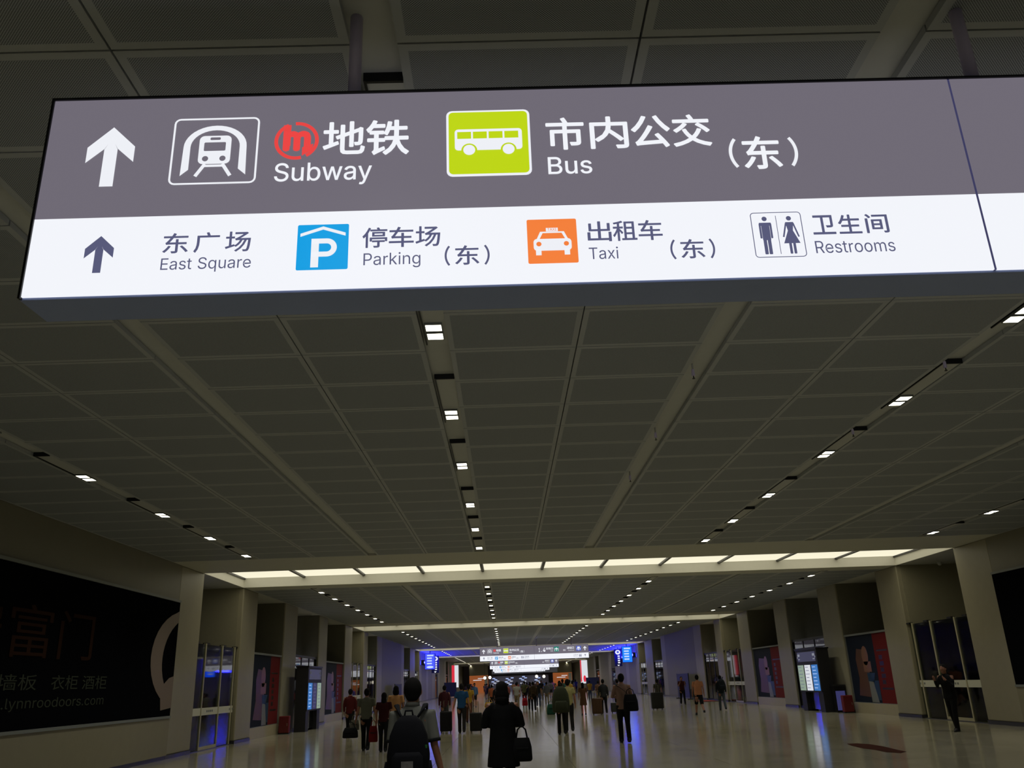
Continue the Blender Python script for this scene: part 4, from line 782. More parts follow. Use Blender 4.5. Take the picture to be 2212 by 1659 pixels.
# ------------------------------------------------------------------ hanging direction signs
def uv(x0, x1, z0, z1): return lambda u, v: (x0 + (x1 - x0) * u, z1 - (z1 - z0) * v)
def arrow(p, x0, x1, z0, z1):
    c = (x0 + x1) / 2; w = (x1 - x0) / 2; h = z1 - z0
    p.p([(c, z1), (c - w, z1 - .34 * h), (c - w, z1 - .60 * h), (c - .28 * w, z1 - .37 * h), (c, z1 - .2 * h)])
    p.p([(c, z1), (c, z1 - .2 * h), (c + .28 * w, z1 - .37 * h), (c + w, z1 - .60 * h), (c + w, z1 - .34 * h)])
    p.p([(c - .28 * w, z1 - .38 * h), (c - .28 * w, z0), (c + .28 * w, z0), (c + .28 * w, z1 - .38 * h), (c, z1 - .19 * h)])
def hang_sign(Y, right, name_words):
    XA, XM, XB = -2.225, 2.4, 7.025
    Z0, ZS, Z1 = 3.385, 3.80, 4.492
    t = empty('hanging_sign', (2.4, Y, ZC))
    tag(t, name_words, 'sign', 'hanging direction signs')
    oX, oZ = 2.4, ZC
    def child(mb, nm, m, par=t):
        o = mb.build(nm, m, par); o.data.transform(Matrix.Translation((-oX, 0, -oZ))); return o
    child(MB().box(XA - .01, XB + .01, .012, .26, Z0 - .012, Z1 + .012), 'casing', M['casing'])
    child(MB().box(XA - .012, XB + .012, -.01, .02, Z1, Z1 + .012).box(XA - .012, XA, -.01, .02, Z0 - .01, Z1), 'edge_trim', M['black'])
    rod = MB()
    for x in (-.72, 2.62, 5.6): 
        r = MB().tube([(x, .13, Z1), (x, .13, ZC + .1)], .035, 12); r.tube([(x, .13, Z1), (x, .13, Z1 + .03)], .06, 12)
        o = child(r, 'hanging_rod', M['rod']); o.data.polygons.foreach_set('use_smooth', [True] * len(o.data.polygons))
    faces = []
    for (a, b) in ((XA, XM - .006), (XM + .006, XB)):
        g = child(MB().box(a, b, 0, .012, ZS, Z1), 'grey_face_panel', E_['grey']); w = child(MB().box(a, b, 0, .012, Z0, ZS), 'white_face_panel', E_['white']); faces.append((g, w))
    child(MB().box(XM - .006, XM + .006, .002, .012, Z0, Z1), 'joint', E_['line'])
    child(MB().box(XA, XB, .26, .268, ZS, Z1), 'rear_grey_face', E_['grey']); child(MB().box(XA, XB, .26, .268, Z0, ZS), 'rear_white_face', E_['white'])
    def put(p, nm, m, par):
        me = p.mesh(nm); me.materials.append(m); me.transform(Matrix.Translation((-oX, 0, -oZ))); return link(nm, me, par)
    G, W = faces[0]
    y1_, y2_, y3_ = -.003, -.006, -.009
    p = PR(y1_); arrow(p, -2.022, -1.785, 3.974, 4.321); put(p, 'arrow_symbol', E_['letter'], G)
    # train pictogram
    B = (-1.60, -1.168, 3.972, 4.362); q = uv(*B)
    p = PR(y1_); p.frame(*B, .032, .010); put(p, 'pictogram_frame', E_['letter'], G)
    p = PR(y1_)
    cx_ = (B[0] + B[1]) / 2; ww = B[1] - B[0]; hh = B[3] - B[2]
    zc = B[3] - .44 * hh
    p.arc(cx_, zc, .285 * ww, .365 * ww, 0, 180, 1, .29 * hh / (.33 * ww) * 1.0)
    for s in (-1, 1):
        p.p([(cx_ + s * .365 * ww, zc), (cx_ + s * .285 * ww, zc), (cx_ + s * .285 * ww, q(0, .78)[1]), (cx_ + s * .375 * ww, q(0, .87)[1])])
    p.rr(*(q(.315, 0)[0], q(.685, 0)[0], q(0, .70)[1], q(0, .275)[1]), .025)
    p.line(q(.40, .70), q(.30, .88), .018); p.line(q(.60, .70), q(.70, .88), .018); p.rect(q(.38, 0)[0], q(.62, 0)[0], q(0, .745)[1], q(0, .71)[1])
    put(p, 'train_pictogram', E_['letter'], G)
    p = PR(y2_); p.rr(q(.44, 0)[0], q(.56, 0)[0], q(0, .345)[1], q(0, .305)[1], .006); p.rr(q(.375, 0)[0], q(.625, 0)[0], q(0, .51)[1], q(0, .38)[1], .006)
    for u in (.40, .60): p.disc(*q(u, .625), .0155)
    put(p, 'train_details', E_['grey'], G)
    # metro emblem
    p = PR(y1_); cx_, cz_ = -.977, 4.213
    p.arc(cx_, cz_, .093, .112, -60, 95); p.arc(cx_, cz_, .093, .112, 115, 285)
    p.text('m', cx_ - .068, cx_ + .072, cz_ - .062, cz_ + .058, .085); p.rect(cx_ - .068, cx_ - .030, cz_ - .03, cz_ + .095); p.p([(cx_ + .03, cz_ - .09), (cx_ + .03, cz_ - .04), (cx_ + .085, cz_ - .02), (cx_ + .08, cz_ - .055)])
    put(p, 'metro_emblem', E_['redm'], G)
    for ch, a, b, c, d in (('地', -.845, -.632, 4.125, 4.322), ('铁', -.628, -.410, 4.115, 4.325), ('市', .282, .477, 4.118, 4.312), ('内', .505, .700, 4.118, 4.312), ('公', .715, .915, 4.118, 4.312), ('交', .925, 1.122, 4.118, 4.312), ('东', 1.268, 1.462, 3.975, 4.17)):
        p = PR(y1_); p.text(ch, a, b, c, d, .019); put(p, 'chinese_character', E_['letter'], G)
    p = PR(y1_)
    for s, x in ((-1, 1.20), (1, 1.545)):
        p.arc(x - s * .14, 4.073, .125, .142, -38 if s > 0 else 142, 38 if s > 0 else 218)
    put(p, 'brackets', E_['letter'], G)
    p = PR(y1_); p.text('Subway', -1.078, -.594, 3.948, 4.083, .012); put(p, 'english_word', E_['letter'], G)
    p = PR(y1_); p.text('Bus', .284, .504, 3.976, 4.077, .016); put(p, 'english_word', E_['letter'], G)
    # bus pictogram
    B = (-.222, .203, 3.977, 4.368); q = uv(*B)
    p = PR(y1_); p.rr(*B, .03); put(p, 'bus_pictogram_border', E_['letter'], G)
    p = PR(y2_); p.rr(B[0] + .012, B[1] - .012, B[2] + .012, B[3] - .012, .022); put(p, 'bus_pictogram_field', E_['lime'], G)
    p = PR(y3_); p.rr(q(.10, 0)[0], q(.90, 0)[0], q(0, .62)[1], q(0, .30)[1], .018); put(p, 'bus_body', E_['letter'], G)
    p = PR(-.012)
    for k in range(4):
        u0 = .13 + k * .187; p.rect(q(u0, 0)[0], q(u0 + .165, 0)[0], q(0, .45)[1], q(0, .345)[1])
    for u in (.27, .735): p.disc(*q(u, .625), .040, .040)
    put(p, 'bus_windows', E_['lime'], G)
    p = PR(-.015)
    for u in (.27, .735): p.disc(*q(u, .625), .030, .030)
    put(p, 'bus_wheels', E_['letter'], G)
    # white band
    p = PR(y1_); arrow(p, -1.958, -1.820, 3.499, 3.697); put(p, 'arrow_symbol', E_['ink'], W)
    for ws, w_, zt in (((('东', -1.588), ('广', -1.440), ('场', -1.290)), .122, 3.702), ((('停', -.632), ('车', -.504), ('场', -.376)), .120, 3.703), ((('出', .456), ('租', .580), ('车', .704)), .117, 3.703), ((('卫', 1.554), ('生', 1.682), ('间', 1.816)), .112, 3.703)):
        for ch, a in ws:
            p = PR(y1_); p.text(ch, a, a + w_, 3.592 if a < 1.5 else 3.597, zt, .012 if a < 1.5 else .016); put(p, 'chinese_character', E_['ink'], W)
    for x in (-.128, .958):
        p = PR(y1_); p.text('东', x - .058, x + .058, 3.487, 3.592, .012)
        for s in (-1, 1): p.arc(x + s * .02, 3.538, .078, .088, -38 if s > 0 else 142, 38 if s > 0 else 218)
        put(p, 'bracketed_character', E_['ink'], W)
    for wd, a, b, c, d in (('East Square', -1.588, -1.160, 3.488, 3.567), ('Parking', -.624, -.352, 3.481, 3.565), ('Taxi', .457, .598, 3.497, 3.562), ('Restrooms', 1.552, 1.938, 3.495, 3.562)):
        p = PR(y1_); p.text(wd, a, b, c, d); put(p, 'english_word', E_['ink'], W)
    B = (-.945, -.698, 3.482, 3.727); q = uv(*B)
    p = PR(y1_); p.rr(*B, .008); put(p, 'parking_sign_field', E_['blue'], W)
    p = PR(y2_); p.p([q(.06, .20), q(.5, .05), q(.94, .20), q(.94, .27), q(.5, .12), q(.06, .27)])
    p.rect(*(q(.28, 0)[0], q(.43, 0)[0], q(0, .95)[1], q(0, .32)[1])); p.rect(q(.28, 0)[0], q(.58, 0)[0], q(0, .43)[1], q(0, .32)[1]); p.rect(q(.28, 0)[0], q(.58, 0)[0], q(0, .72)[1], q(0, .61)[1])
    c = q(.58, .52); p.arc(c[0], c[1], .022, .049, -90, 90); put(p, 'parking_symbol', E_['letter'], W)
    B = (.164, .405, 3.482, 3.722); q = uv(*B)
    p = PR(y1_); p.rr(*B, .008); put(p, 'taxi_sign_field', E_['orange'], W)
    p = PR(y2_); p.p([q(.26, .29), q(.74, .29), q(.82, .47), q(.18, .47)]); p.rr(q(.12, 0)[0], q(.88, 0)[0], q(0, .72)[1], q(0, .45)[1], .018)
    p.rect(q(.16, 0)[0], q(.27, 0)[0], q(0, .82)[1], q(0, .68)[1]); p.rect(q(.73, 0)[0], q(.84, 0)[0], q(0, .82)[1], q(0, .68)[1]); p.rect(q(.38, 0)[0], q(.62, 0)[0], q(0, .285)[1], q(0, .205)[1])
    put(p, 'taxi_pictogram', E_['letter'], W)
    p = PR(y3_); p.p([q(.31, .33), q(.69, .33), q(.755, .46), q(.245, .46)]); p.disc(*q(.225, .575), .0125); p.disc(*q(.775, .575), .0125); p.text('TAXI', q(.41, 0)[0], q(.59, 0)[0], q(0, .275)[1], q(0, .22)[1], .02)
    put(p, 'taxi_details', E_['orange'], W)
    B = (1.257, 1.506, 3.480, 3.727); q = uv(*B)
    p = PR(y1_); p.frame(*B, .018, .004); p.line(q(.5, .08), q(.5, .93), .003)
    for cxu in (.27, .75):
        p.disc(*q(cxu, .145), .0125)
    def R(u0, u1, v0, v1): p.rr(q(u0, 0)[0], q(u1, 0)[0], q(0, v1)[1], q(0, v0)[1], .004)
    R(.15, .39, .23, .30); R(.19, .35, .23, .62); R(.145, .185, .25, .58); R(.355, .395, .25, .58); R(.195, .262, .55, .93); R(.278, .345, .55, .93)
    p.p([q(.67, .23), q(.83, .23), q(.80, .42), q(.91, .70), q(.59, .70), q(.70, .42)]); R(.685, .737, .68, .93); R(.763, .815, .68, .93)
    p.line(q(.68, .25), q(.60, .56), .008); p.line(q(.82, .25), q(.90, .56), .008)
    put(p, 'restroom_pictogram', E_['ink'], W)
    # right half: content mirrored to the far end
    G, W = faces[1]
    p = PR(y1_); arrow(p, 6.60, 6.85, 3.99, 4.33); 
    if right > 1: p.text('1', 2.78, 2.90, 3.98, 4.30, .03); p.text('4', 3.15, 3.36, 3.98, 4.30, .03); p.disc(3.03, 4.0, .03); p.text('出站口', 3.42, 4.0, 4.15, 4.33, .02)
    p.text('进站口', 5.20, 5.80, 4.14, 4.33, .02); p.text('东', 4.90, 5.04, 3.99, 4.13, .01)
    for s, x in ((-1, 4.88), (1, 5.07)): p.arc(x - s * .1, 4.06, .10, .115, -38 if s > 0 else 142, 38 if s > 0 else 218)
    put(p, 'white_lettering', E_['letter'], G)
    p = PR(y1_); p.text('Entrance', 5.30, 5.80, 3.99, 4.07)
    if right > 1: p.text('Exit', 3.80, 4.0, 3.99, 4.08)
    put(p, 'english_lettering', E_['letter'], G)
    if right > 1:
        p = PR(y1_); p.rr(4.10, 4.50, 3.97, 4.36, .03); put(p, 'exit_pictogram_field', E_['green'], G)
        p = PR(y2_); arrow(p, 4.2, 4.4, 4.02, 4.30); p.rect(4.14, 4.17, 4.0, 4.25); p.rect(4.43, 4.46, 4.0, 4.25); put(p, 'exit_pictogram', E_['letter'], G)
    p = PR(y1_); p.rr(5.98, 6.40, 3.97, 4.36, .03); put(p, 'entrance_pictogram_field', E_['indigo'], G)
    p = PR(y2_); p.rr(6.08, 6.30, 4.18, 4.30, .02); p.rect(6.15, 6.23, 4.02, 4.2); p.rect(6.04, 6.09, 4.05, 4.2); p.rect(6.29, 6.34, 4.05, 4.2); put(p, 'entrance_pictogram', E_['letter'], G)
    p = PR(y1_); arrow(p, 6.66, 6.78, 3.50, 3.69); p.frame(6.18, 6.42, 3.48, 3.72, .018, .008); p.rr(6.22, 6.28, 3.5, 3.66, .004); p.rr(6.32, 6.38, 3.5, 3.66, .004); put(p, 'restroom_pictogram', E_['ink'], W)
    p = PR(y1_); p.text('卫生间', 5.72, 6.1, 3.60, 3.70); p.text('Restrooms', 5.72, 6.1, 3.50, 3.56); put(p, 'lettering', E_['ink'], W)
    return t
hang_sign(3.607, 1, 'large backlit grey and white direction sign for subway and bus hanging in the foreground')
hang_sign(75.2, 2, 'nearest of the distant hanging direction signs, with the green exit symbol')
hang_sign(119.5, 1, 'second of the distant hanging direction signs, below the first')
hang_sign(146.0, 1, 'third of the distant hanging direction signs')
hang_sign(163.0, 1, 'farthest of the distant hanging direction signs')

# ------------------------------------------------------------------ far end
endw = struct(MB().box(XL - 1, XR + 1, Y1 - .3, Y1, 0, ZC).build('wall_end', mat('end_wall', (120, 120, 136), .6)), 'dark wall at the far end of the hall')
def light_box(x, y, w, z0, z1, words, flip):
    t = empty('light_box', (x, y, 0))
    MB().box(-w / 2 - .05, w / 2 + .05, 0, .4, 0, z1 + .05).build('pillar', M['column'], t)
    MB().box(-w / 2, w / 2, -.03, 0, z0, z1).build('white_face', E_['lit'], t)
    p = PR(-.04); p.rect(-w / 2, -w / 2 + w * (.42 if flip < 0 else .16), z0 + .25, z1)
    if flip > 0: p.disc(.05, z0 + .7, .22, .5)
    p.done('red_stripe', E_['litr'], t); tag(t, words, 'light box')
light_box(-8.15, 141, 1.05, 1.2, 4.5, 'tall red and white light box on the far left', -1)
light_box(12.35, 142, 1.15, 1.1, 4.6, 'tall white light box with a red edge on the far right', 1)
orange = mat('orange_shop_wall', (190, 96, 40), .5)
for (x0, x1, wd) in ((-7.2, -3.6, 'orange shop wall at the far end left of the crowd'), (8.9, 12.6, 'orange shop wall at the far end right of the crowd')):
    t = empty('orange_shop', ((x0 + x1) / 2, 172, 0)); w = (x1 - x0) / 2
    MB().box(-w, w, 0, .3, 0, 3.1).build('wall_panel', emit('lit_orange_%d' % int(x0 + 10), (150, 82, 42), .8), t)
    MB().box(-w, w, -.1, .4, 3.1, ZC - .02).build('header', M['wall_mid'], t)
    p = PR(-.02); p.rect(-w * .6, w * .3, 2.2, 2.32); p.rect(-w * .1, w * .5, 2.5, 2.62); p.done('white_stripes', E_['lit'], t)
    MB().box(w * .62, w * .95, -.3, -.05, 0, 3.0).build('pale_pillar', M['band'], t)
    tag(t, wd, 'shop')
t = empty('overhead_board', (3.4, 168, ZC - .1))
MB().box(-6.2, 6.2, 0, .3, -1.75, -.04).box(-5, -4.9, .1, .2, -.1, .1).box(4.9, 5, .1, .2, -.1, .1).build('board', mat('far_board', (176, 180, 206), .7), t)
p = PR(-.02)
for x in (-3.6, -1.5, .6, 3.2): p.rect(x, x + 1.1, -1.05, -.85); p.rect(x + .1, x + .7, -1.35, -1.25)
p.done('white_lettering', E_['ledw'], t)
for x, m in ((-2.1, 'orange'), (.1, 'blue'), (2.4, 'lime'), (-3.9, 'litb')):
    p = PR(-.02); p.disc(x, -.95, .28, .26); p.done('icon', E_[m], t)
tag(t, 'dark overhead board with coloured round icons at the far end', 'sign')
for i, (x, z, wd) in enumerate(((-3.9, 2.55, 'left of the pair of globe lamps over the left crowd'), (-3.0, 2.6, 'right of the pair of globe lamps over the left crowd'), (5.3, 2.5, 'left of the pair of globe lamps over the right crowd'), (6.6, 2.45, 'right of the pair of globe lamps over the right crowd'))):
    t = empty('globe_lamp', (x, 158.5, z)); MB().ell((0, 0, 0), (.26, .26, .26), 14, 10).build('globe', E_['globe'], t, smooth=True)
    MB().tube([(0, 0, .24), (0, 0, ZC - z)], .02).build('cord', M['black'], t); tag(t, 'round white globe lamp, ' + wd, 'lamp')
t = empty('shop_shelving', (2.4, 180, 0))
b = MB().box(-6, 6, 0, .4, 0, 2.9); b.build('backdrop', mat('far_backdrop', (150, 154, 190), .7), t)
for k in range(26):
    x = -5.7 + (k * 2.9) % 11.4; z = 1.2 + (k * .53) % 1.5
    MB().box(x, x + .55, -.06, 0, z, z + .12).build('lit_strip', E_['ledw'] if k % 3 else E_['lit'], t)
tag(t, 'dark far shop front with many small white lit strips', 'shop')

# ------------------------------------------------------------------ people
BODY = {}
def remesh(mb, name, vox, smooth=4):
    me = mb.mesh(name)
    bm = bmesh.new(); bm.from_mesh(me); bmesh.ops.recalc_face_normals(bm, faces=bm.faces); bm.to_mesh(me); bm.free()
    o = D.objects.new(name, me); C.objects.link(o)
    r = o.modifiers.new('remesh', 'REMESH'); r.mode = 'VOXEL'; r.voxel_size = vox; r.use_smooth_shade = True
    s = o.modifiers.new('smooth', 'SMOOTH'); s.factor = .5; s.iterations = smooth
    dg = bpy.context.evaluated_depsgraph_get(); dg.update()
    out = D.meshes.new_from_object(o.evaluated_get(dg)); out.name = name
    D.objects.remove(o); D.meshes.remove(me)
    return out
def ering(cx_, cy_, z, rx, ry, n=14): return [(cx_ + rx * math.cos(2 * PI * j / n), cy_ + ry * math.sin(2 * PI * j / n), z) for j in range(n)]
def limb_pts(a, l1, l2, bend, hip):
    # a: swing forward (+y), bend: knee
    k = Vector(hip) + Vector((0, math.sin(a) * l1, -math.cos(a) * l1))
    e = k + Vector((0, math.sin(a - bend) * l2, -math.cos(a - bend) * l2))
    return k, e
def person_meshes(pose, kind, hair, vox, stride=.25, lean=0.0, arms='hang', bulk=1.0):
    """body faces +Y, 1.70 m tall, feet at z=0; returns dict of meshes"""
    key = (pose, kind, hair, vox, stride, lean, arms, bulk)
    if key in BODY: return BODY[key]
    out = {}
    sh = Vector((0, lean, 0))
    hipz = .90 - .04 * stride
    legs = []
    for s, a in ((-1, stride), (1, -stride * .8)):
        hip = (s * .09, 0, hipz)
        bend = .10 if a > 0 else .10 + abs(a) * 1.1
        k, e = limb_pts(a, .43, .42, bend, hip); legs.append((s, Vector(hip), k, e))
    low = min(l[3].z for l in legs)
    for l in legs:
        pass
    dz = .075 - low
    def ar(s):
        shd = Vector((s * .185, lean * 1.0, 1.40))
        if arms == 'front':
            el = shd + Vector((s * .075, .02, -.27)); wr = el + Vector((-s * .12, .22, .02))
        elif arms == 'near':
            shd = shd - Vector((s * .018, 0, .01)); el = shd + Vector((s * (.02 if s < 0 else .045), -.02, -.28)); wr = el + Vector((s * (.04 if s < 0 else .07), .02, -.25))
        elif arms == 'out':
            el = shd + Vector((s * .06, -.02, -.28)); wr = el + Vector((s * .06, .02, -.25))
        elif arms == 'up':
            el = shd + Vector((s * .05, .08, -.26)); wr = el + Vector((-s * .07, .16, .17))
        elif arms == 'back':
            el = shd + Vector((s * .05, -.08, -.27)); wr = el + Vector((0, -.12, -.22))
        else:
            sw = -s * stride * .5
            el = shd + Vector((s * .045, math.sin(sw) * .27, -.27)); wr = el + Vector((s * .01, math.sin(sw) * .2 + .04, -.24))
        return shd, el, wr
    b = MB()
    # torso
    def Y(z): return lean * max(0, min(1, (z - .95) / .5))
    b.rings([ering(0, 0, .84, .12, .085), ering(0, 0, .92, .155, .105), ering(0, Y(1.05), 1.05, .135, .09), ering(0, Y(1.2), 1.2, .155, .10), ering(0, Y(1.34), 1.34, .175, .10), ering(0, Y(1.42), 1.42, .13, .075), ering(0, Y(1.46), 1.46, .055, .055), ering(0, Y(1.46) + .01, 1.53, .05, .052)])
    hd = Vector((0, Y(1.5) * 1.1 + .02, 1.595))
    b.ell(hd, (.076, .095, .118), 16, 10); b.ell(hd + Vector((0, .035, -.07)), (.05, .055, .05), 12, 8)
    b.ell(hd + Vector((0, .10, -.015)), (.014, .02, .026), 8, 6)
    for s in (-1, 1): b.ell(hd + Vector((s * .080, 0, -.005)), (.014, .022, .034), 8, 6)
    for (s, h, k, e) in legs:
        b.tube([h + Vector((0, 0, .05 + dz)), h + Vector((0, 0, dz - .1)), k + Vector((0, 0, dz)), (k + Vector((0, 0, dz))) * .6 + (e + Vector((0, 0, dz))) * .4, e + Vector((0, 0, dz))], [.085, .082, .055, .057, .038], 10)
        b.tube([e + Vector((0, -.03, dz - .03)), e + Vector((0, .12, dz - .05))], [.038, .03], 8)
    for s in (-1, 1):
        S, El, W = ar(s)
        b.tube([S + Vector((-s * .04, 0, -.01)), S, S * .5 + El * .5, El, W * .6 + El * .4, W], [.045, .052, .044, .037, .034, .026], 10)
        d = (W - El).normalized(); pc = W + d * .05
        b.tube([W, W + d * .035, W + d * .085], [(.026, .02), (.024, .038), (.02, .036)], 10)
    out['body'] = b
    hm = MB()
    for s in (-1, 1):
        S, El, W = ar(s); d = (W - El).normalized(); yv = Vector((0, 1, 0)); yv = (yv - d * yv.dot(d)).normalized(); iv = d.cross(yv)
        for i, (off, ln) in enumerate(((-.028, .065), (-.010, .078), (.009, .074), (.027, .058))):
            r0 = W + d * .08 + yv * off; c1 = r0 + d * ln * .5 + iv * (.006 * -s); c2 = c1 + d * ln * .4 + iv * (.022 * -s)
            b.tube([r0 - d * .02, c1, c2], [.0105, .010, .008], 6)
        r0 = W + d * .03 + yv * .03; b.tube([r0, r0 + yv * .03 + d * .03, r0 + yv * .035 + d * .065], [.013, .011, .009], 6)
    bd = remesh(b, 'body', min(vox, .011) if vox < .02 else vox, 2 if vox < .02 else 3); out['body'] = bd
    # top garment
    g = MB(); q = bulk
    hem = {'tshirt': .86, 'jacket': .82, 'coat': .58, 'dress': .52}[kind]
    rr = [ering(0, 0, hem, (.175 if hem > .7 else .205) * q, (.125 if hem > .7 else .15) * q), ering(0, 0, .94, .17 * q, .12 * q), ering(0, Y(1.08), 1.08, .16 * q, .112 * q), ering(0, Y(1.22), 1.22, .172 * min(q, 1.05), .118 * q), ering(0, Y(1.35), 1.35, .176 * min(q, 1), .108), ering(0, Y(1.425), 1.425, .118, .078), ering(0, Y(1.46), 1.475, .066, .066)]
    g.rings(rr)
    for s in (-1, 1):
        S, El, W = ar(s)
        if kind in ('jacket', 'coat'):
            t_ = 1.0 if kind == 'jacket' else 1.3
            g.tube([S + Vector((-s * .06, 0, -.01)), S + Vector((-s * .02, 0, -.02)), S * .5 + El * .5, El, W * .55 + El * .45, W], [.055, .060, .058 * t_, .052 * t_, .047 * t_, .038 * t_], 10)
        else:
            E2 = S * .35 + El * .65 if pose != 'near' else S * .15 + El * .85
            g.tube([S + Vector((-s * .06, 0, -.01)), S, S * .5 + E2 * .5, E2], [.055, .066, .062, .064], 10)
    if kind == 'coat': g.ell((0, Y(1.45) - .035, 1.475), (.105, .085, .06), 12, 8)
    out['top'] = remesh(g, 'shirt', vox, 3)
    # trousers
    if kind != 'dress':
        def leg_g(short):
            t = MB(); t.rings([ering(0, 0, .80 + dz * 0, .15, .11), ering(0, 0, .92, .168, .118), ering(0, 0, 1.0, .15, .105)])
            for (s, h, k, e) in legs:
                v = Vector((0, 0, dz))
                if short: t.tube([h + v, h * .4 + k * .6 + v, k + v + Vector((0, 0, .02))], [.098, .092, .085], 10)
                else: t.tube([h + v, h * .5 + k * .5 + v, k + v, k * .4 + e * .6 + v, e + v + Vector((0, 0, -.045))], [.096, .09, .07, .066, .062], 10)
            return t
        out['trousers'] = remesh(leg_g(False), 'trousers', vox, 3); out['shorts'] = remesh(leg_g(True), 'shorts', vox, 3)
    # shoes
    sh_ = []
    for (s, h, k, e) in legs:
        a = e + Vector((0, 0, dz)); m = MB()
        zf = a.z - .075
        m.rings([[(a.x + .042 * math.cos(t) , a.y + .035 + .125 * math.sin(t), zf) for t in [2 * PI * i / 14 for i in range(14)]], [(a.x + .046 * math.cos(t), a.y + .035 + .13 * math.sin(t), zf + .03) for t in [2 * PI * i / 14 for i in range(14)]],
                 [(a.x + .040 * math.cos(t), a.y + .015 + .095 * math.sin(t), zf + .065) for t in [2 * PI * i / 14 for i in range(14)]], [(a.x + .036 * math.cos(t), a.y - .01 + .05 * math.sin(t), zf + .10) for t in [2 * PI * i / 14 for i in range(14)]]])
        me = m.mesh('shoe'); bm = bmesh.new(); bm.from_mesh(me); bmesh.ops.recalc_face_normals(bm, faces=bm.faces); bm.to_mesh(me); bm.free(); sh_.append(me)
    out['shoes'] = sh_
    # hair
    hr = MB(); hr.ell(hd + Vector((0, -.016, .022)), (.090, .100, .112), 16, 10)
    if hair == 'short': hr.ell(hd + Vector((0, -.040, -.030)), (.072, .064, .068), 12, 8)
    if hair == 'long': hr.ell(hd + Vector((0, -.055, -.11)), (.088, .06, .17), 12, 8)
    if hair == 'tail': hr.ell(hd + Vector((0, -.05, -.04)), (.07, .06, .07), 12, 8); hr.tube([hd + Vector((0, -.10, .03)), hd + Vector((0, -.15, -.02)), hd + Vector((0, -.13, -.17))], [.022, .032, .014], 8)
    if hair == 'bob': hr.ell(hd + Vector((0, -.04, -.06)), (.104, .085, .125), 12, 8)
    hm_ = remesh(hr, 'hair', .012, 2)
    bm = bmesh.new(); bm.from_mesh(hm_)      # clear the face side
    kill = [v for v in bm.verts if v.co.y > hd.y + .035 and v.co.z < hd.z + .05]
    bmesh.ops.delete(bm, geom=kill, context='VERTS'); bm.to_mesh(hm_); bm.free()
    out['hair'] = hm_
    fe = MB()
    for s in (-1, 1): fe.ell(hd + Vector((s * .030, .088, .012)), (.011, .008, .007), 8, 6)
    em = fe.mesh('eyes'); out['eyes'] = em
    mo = MB(); mo.ell(hd + Vector((0, .092, -.060)), (.022, .006, .006), 8, 6); out['mouth'] = mo.mesh('mouth')
    BODY[key] = out
    return out
CM = {}
def cloth(rgb, rough=.85):
    k = tuple(rgb)
    if k not in CM: CM[k] = mat('fabric_%d_%d_%d' % k, rgb, rough, noise=.12, nscale=14, bump=.15, spec=.2)
    return CM[k]
SKIN = mat('skin', (150, 104, 82), .55, noise=.05); LIPS = mat('lips', (130, 70, 66), .5)
def setm(me, m):
    me.materials.clear(); me.materials.append(m)
def add_part(name, me, m, parent):
    if not me.materials: me.materials.append(m)
    o = link(name, me, parent)
    o.material_slots[0].link = 'OBJECT'; o.material_slots[0].material = m
    return o
def person(x, y, h, words, top, legs, hairc=(16, 15, 16), kind='tshirt', bottom='trousers', hair='short', vox=.018, rz=0, stride=.25, lean=0, arms='hang', shoe=(30, 30, 32), face=False, group=None, bulk=1.0, pose='std'):
    ms = person_meshes(pose, kind, hair, vox, stride, lean, arms, bulk)
    t = empty('person', (x, y, 0), rz); s = h / 1.71; t.scale = (s, s, s)
    add_part('body', ms['body'], SKIN, t)
    add_part({'tshirt': 'shirt', 'jacket': 'jacket', 'coat': 'coat', 'dress': 'dress'}[kind], ms['top'], cloth(top), t)
    if kind != 'dress': add_part(bottom, ms[bottom], cloth(legs), t)
    for m in ms['shoes']: add_part('shoe', m, cloth(shoe, .5), t)
    add_part('hair', ms['hair'], cloth(hairc, .9), t)
    if face: add_part('eyes', ms['eyes'], M['black'], t); add_part('mouth', ms['mouth'], LIPS, t)
    tag(t, words, 'person', group)
    return t
BLK, CHA, NVY = (20, 20, 22), (44, 44, 46), (26, 30, 48)
# near and middle people (all walk away unless rz = PI)
P1 = person(-.895, 8.5, 1.665, 'man with black backpack and grey t-shirt with black cuffs, nearest at the bottom', (112, 114, 108), BLK, vox=.014, stride=.18, arms='near', pose='near', bulk=.93)
for s in (-1, 1):
    MB().tube([(s * (.184 if s < 0 else .203), -.016, 1.168), (s * (.185 if s < 0 else .207), -.018, 1.140)], [.068, .068], 16).build('sleeve_cuff', cloth((22, 22, 26)), P1, smooth=True)
MB().tube([(0, -.002, 1.455), (0, .004, 1.49)], [.074, .066], 16).build('collar', cloth((120, 122, 116)), P1, smooth=True)
person(-.075, 12.3, 1.61, 'person in a long black coat walking in the centre foreground', (12, 12, 14), (14, 14, 16), kind='coat', hair='bob', vox=.014, stride=.16, arms='front', bulk=1.16)
person(-3.87, 24.8, 1.58, 'person in a grey shirt carrying bags, walking left of the red couple partner', (96, 98, 84), BLK, stride=.22, arms='out')
person(-3.30, 24.1, 1.46, 'person in a dark red top with long black hair beside the grey shirt', (56, 17, 18), BLK, hair='long', stride=.14)
person(-3.28, 26.5, 1.62, 'person in a peach top partly hidden behind the backpack man', (214, 160, 112), CHA, hair='bob')
person(-5.58, 32.0, 1.58, 'person in a dark and red jacket near the left wall', (72, 20, 22), BLK, kind='jacket', hair='short')
person(-1.62, 31.8, 1.62, 'man in a blue shirt pulling a black suitcase', (26, 66, 108), (34, 32, 32), kind='tshirt', arms='out')
person(-1.72, 40.0, 1.60, 'person in a mustard yellow top beyond the blue shirt man', (168, 130, 40), (96, 62, 48), hair='tail')
